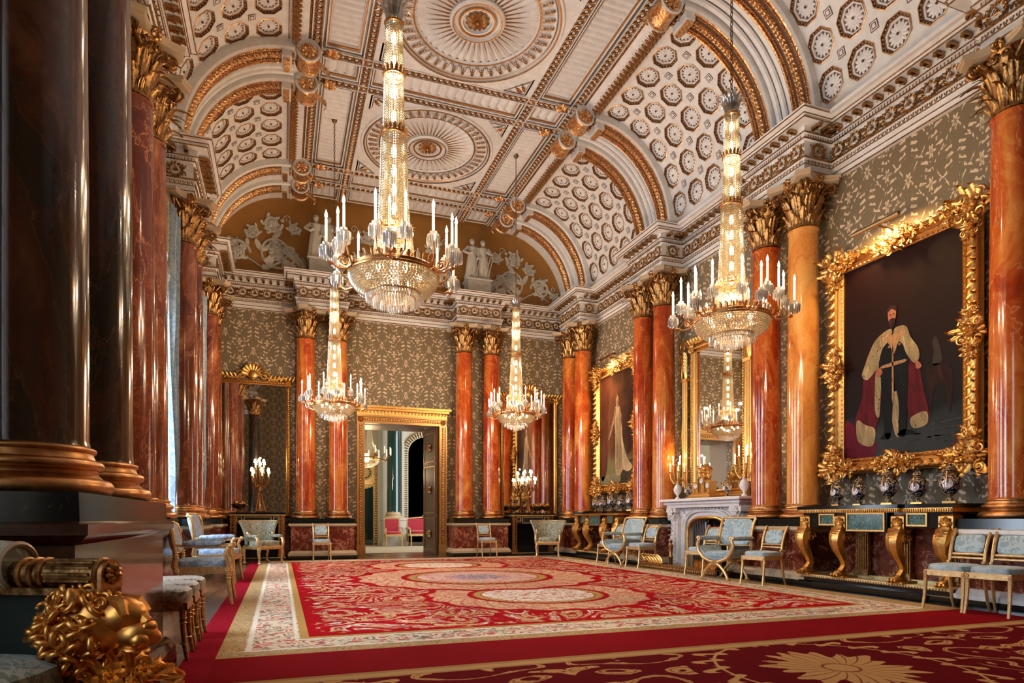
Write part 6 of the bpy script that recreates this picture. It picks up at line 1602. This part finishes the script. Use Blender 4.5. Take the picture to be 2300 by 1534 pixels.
for k in range(16):
    X = -.18 + .36 * rn.random(); z = .38 + .16 * rn.random() * (1 - abs(X) * 2.5); b.put(leaf(.09, .13, .4, .5, 4), T(X, -.02, z) @ R(rn.uniform(-1, 1), 'Y') @ R(-pi / 2 + rn.uniform(-.8, .8)))
for X, z, s in ((0, .55, .05), (-.12, .5, .04), (.13, .48, .04)):
    b.ell((X, -.02, z), (s, s, s * 1.1), 10, 8); b.ell((X, -.02, z - s * 2), (s * 1.3, s, s * 1.6), 10, 8); b.tube([(X, -.03, z - s), (X + .06, -.06, z - s * 2), (X + .1, -.05, z - s * 1.5)], s * .35, 6)
b.build('sculpture', GOLD, t)
# ---------------------------------------------------------------- foreground settee with lion arm at bottom left
t = thing('settee', 'gilded settee arm with fluted roll and golden lion head in the bottom left corner', 'settee', (-.47, 2.1, 0), radians(-25))
SG = material('bright_gilding', metal=1, fn=f_gold((1, .54, .15), (.6, .25, .05), 18))
b = MB(); b.cbox((-.42, -.55, .42), (.8, 1.3, .1), 0, bev=.01); b.cbox((-.47, .02, .6), (.78, .05, .3)); b.build('frame', material('settee_dark_green', (.012, .022, .016), .4), t)  # near-black green on the frame and arm panel
b = MB()
prof = arc(0, 0, .044, 0, 180, 12) + [(-.044, -.04), (.044, -.04)]
b.prism([(p[0], p[1]) for p in prof], .0, .012, 0, T(0, 0, .81) @ R(pi / 2) @ R(pi / 2, 'X')); b.put(rosette(.032, 9, .5, 0, 2), T(.014, 0, .812) @ R(pi / 2, 'Y')); b.build('end_plate', BRONZE, t)
b = MB(); b.tube([(-.5, 0, .81), (-.0, 0, .81)], .038, 12)
for k in range(9): a = pi * (-.15 + 1.3 * k / 8); b.tube([(-.17, .04 * cos(a), .81 + .04 * sin(a)), (-.03, .04 * cos(a), .81 + .04 * sin(a))], .005, 6)
for X in (-.012, -.185, -.215, -.25): b.lathe([(.044, -.007), (.049, 0), (.044, .007)], 20, M=T(X, 0, .81) @ R(pi / 2, 'Y'))
b.cbox((-.25, 0, .762), (.52, .085, .02)); b.build('fluted_roll', GOLDD, t)
b = MB(); b.lathe([(0, -.26), (.05, -.25), (.075, -.18), (.082, -.05), (.075, .06), (.06, .085), (.0, .09)], 24, M=T(-.37, -.0, .83) @ R(pi / 2, 'Y')); b.build('bolster', SAGE, t)
b = MB(); b.tube([(-.283, .066 * cos(a), .83 + .066 * sin(a)) for a in [2 * pi * i / 40 for i in range(40)]], .009, 5, closed=True); b.build('tassel_piping', CREAM, t)
# lion head facing +x
LM = T(-.045, -.02, .655) @ Sc(1.12)
LF = LM @ T(.01, 0, .004) @ Sc(1.22)
b = MB()
b.ell((0, 0, .0), (.085, .065, .075), 20, 14, 0, LF); b.ell((.065, 0, .025), (.055, .045, .04), 16, 10, 0, LF); b.ell((.1, 0, -.012), (.042, .038, .032), 16, 10, 0, LF)
b.ell((.126, 0, .004), (.015, .02, .013), 10, 8, 0, LF); b.ell((.09, 0, -.048), (.036, .028, .016), 12, 8, 0, LF)
for s in (-1, 1):
    b.ell((.118, s * .02, -.022), (.022, .018, .018), 10, 8, 0, LF); b.tube([(.05, s * .018, .058), (.085, s * .026, .052), (.1, s * .036, .03)], [.012, .014, .008], 6, 0, LF)
    b.ell((.09, s * .03, .03), (.01, .009, .008), 8, 6, 0, LF); b.lathe([(.02, 0), (.012, .018), (0, .028)], 8, M=LF @ T(-.0, s * .05, .065) @ R(-s * .5, 'X'))
b.tube([(.06, 0, .055), (.1, 0, .03), (.125, 0, .012)], [.014, .013, .012], 8, 0, LF)
b.build('lion_head', SG, t)
b = MB(); rn = random.Random(11); b.ell((-.03, 0, -.005), (.075, .078, .092), 18, 12, 0, LM)
for ring in range(7):
    n = 15
    for k in range(n):
        a = 2 * pi * (k + .5 * (ring % 2)) / n + rn.uniform(-.12, .12); u = .072 - .026 * ring; rr = (.084, .094, .102, .104, .098, .085, .064)[ring]
        M = LM @ T(u - .01, rr * cos(a) * .9, rr * sin(a) * 1.05 - .006) @ R(pi / 2 - a, 'X') @ R(rn.uniform(-.7, .7)) @ R(-.5, 'Y')
        sp = spiral(1.15, .021, .005, 18, rn.uniform(2, 4))
        b.tube([(p[0], -.0012 * i, p[2]) for i, p in enumerate(sp)], [.0085 - .00025 * i for i in range(19)], 8, 0, M @ R(pi / 2 * rn.choice((0, 1))))
b.build('mane', SG, t, ang=100)
b = MB(); b.tube([(-.06, -.02, .58), (-.08, -.02, .5), (-.03, -.02, .38), (.04, -.02, .24), (.05, -.02, .1), (.07, -.02, .03)], [.06, .055, .045, .035, .03, .04], 10); b.build('leg', GOLDD, t)
b = MB()
for X, z, r in ((.06, .53, .045), (.12, .5, .04), (.02, .49, .045), (.16, .55, .035)): b.put(rosette(r, 7, .5, 0, 2), T(X, -.06, z) @ R(pi / 2 - .3, 'X') @ R(.3))
for k in range(8): b.put(leaf(.05, .11, .4, .4, 4), T(.02 + .022 * k, -.05, .47 + .01 * k) @ R(-.8 + .35 * k, 'Y') @ R(-pi / 2))
b.tube([(-.02, -.03, .46), (.08, -.04, .44), (.16, -.05, .42), (.24, -.04, .43)], [.03, .025, .02, .01], 8); b.build('flower_spray', SG, t)
cushion((-.42, -.55, .52), (.4, .55, .08), .4).build('seat', SAGE, t)
# ---------------------------------------------------------------- brass stud under the near right chair group: none
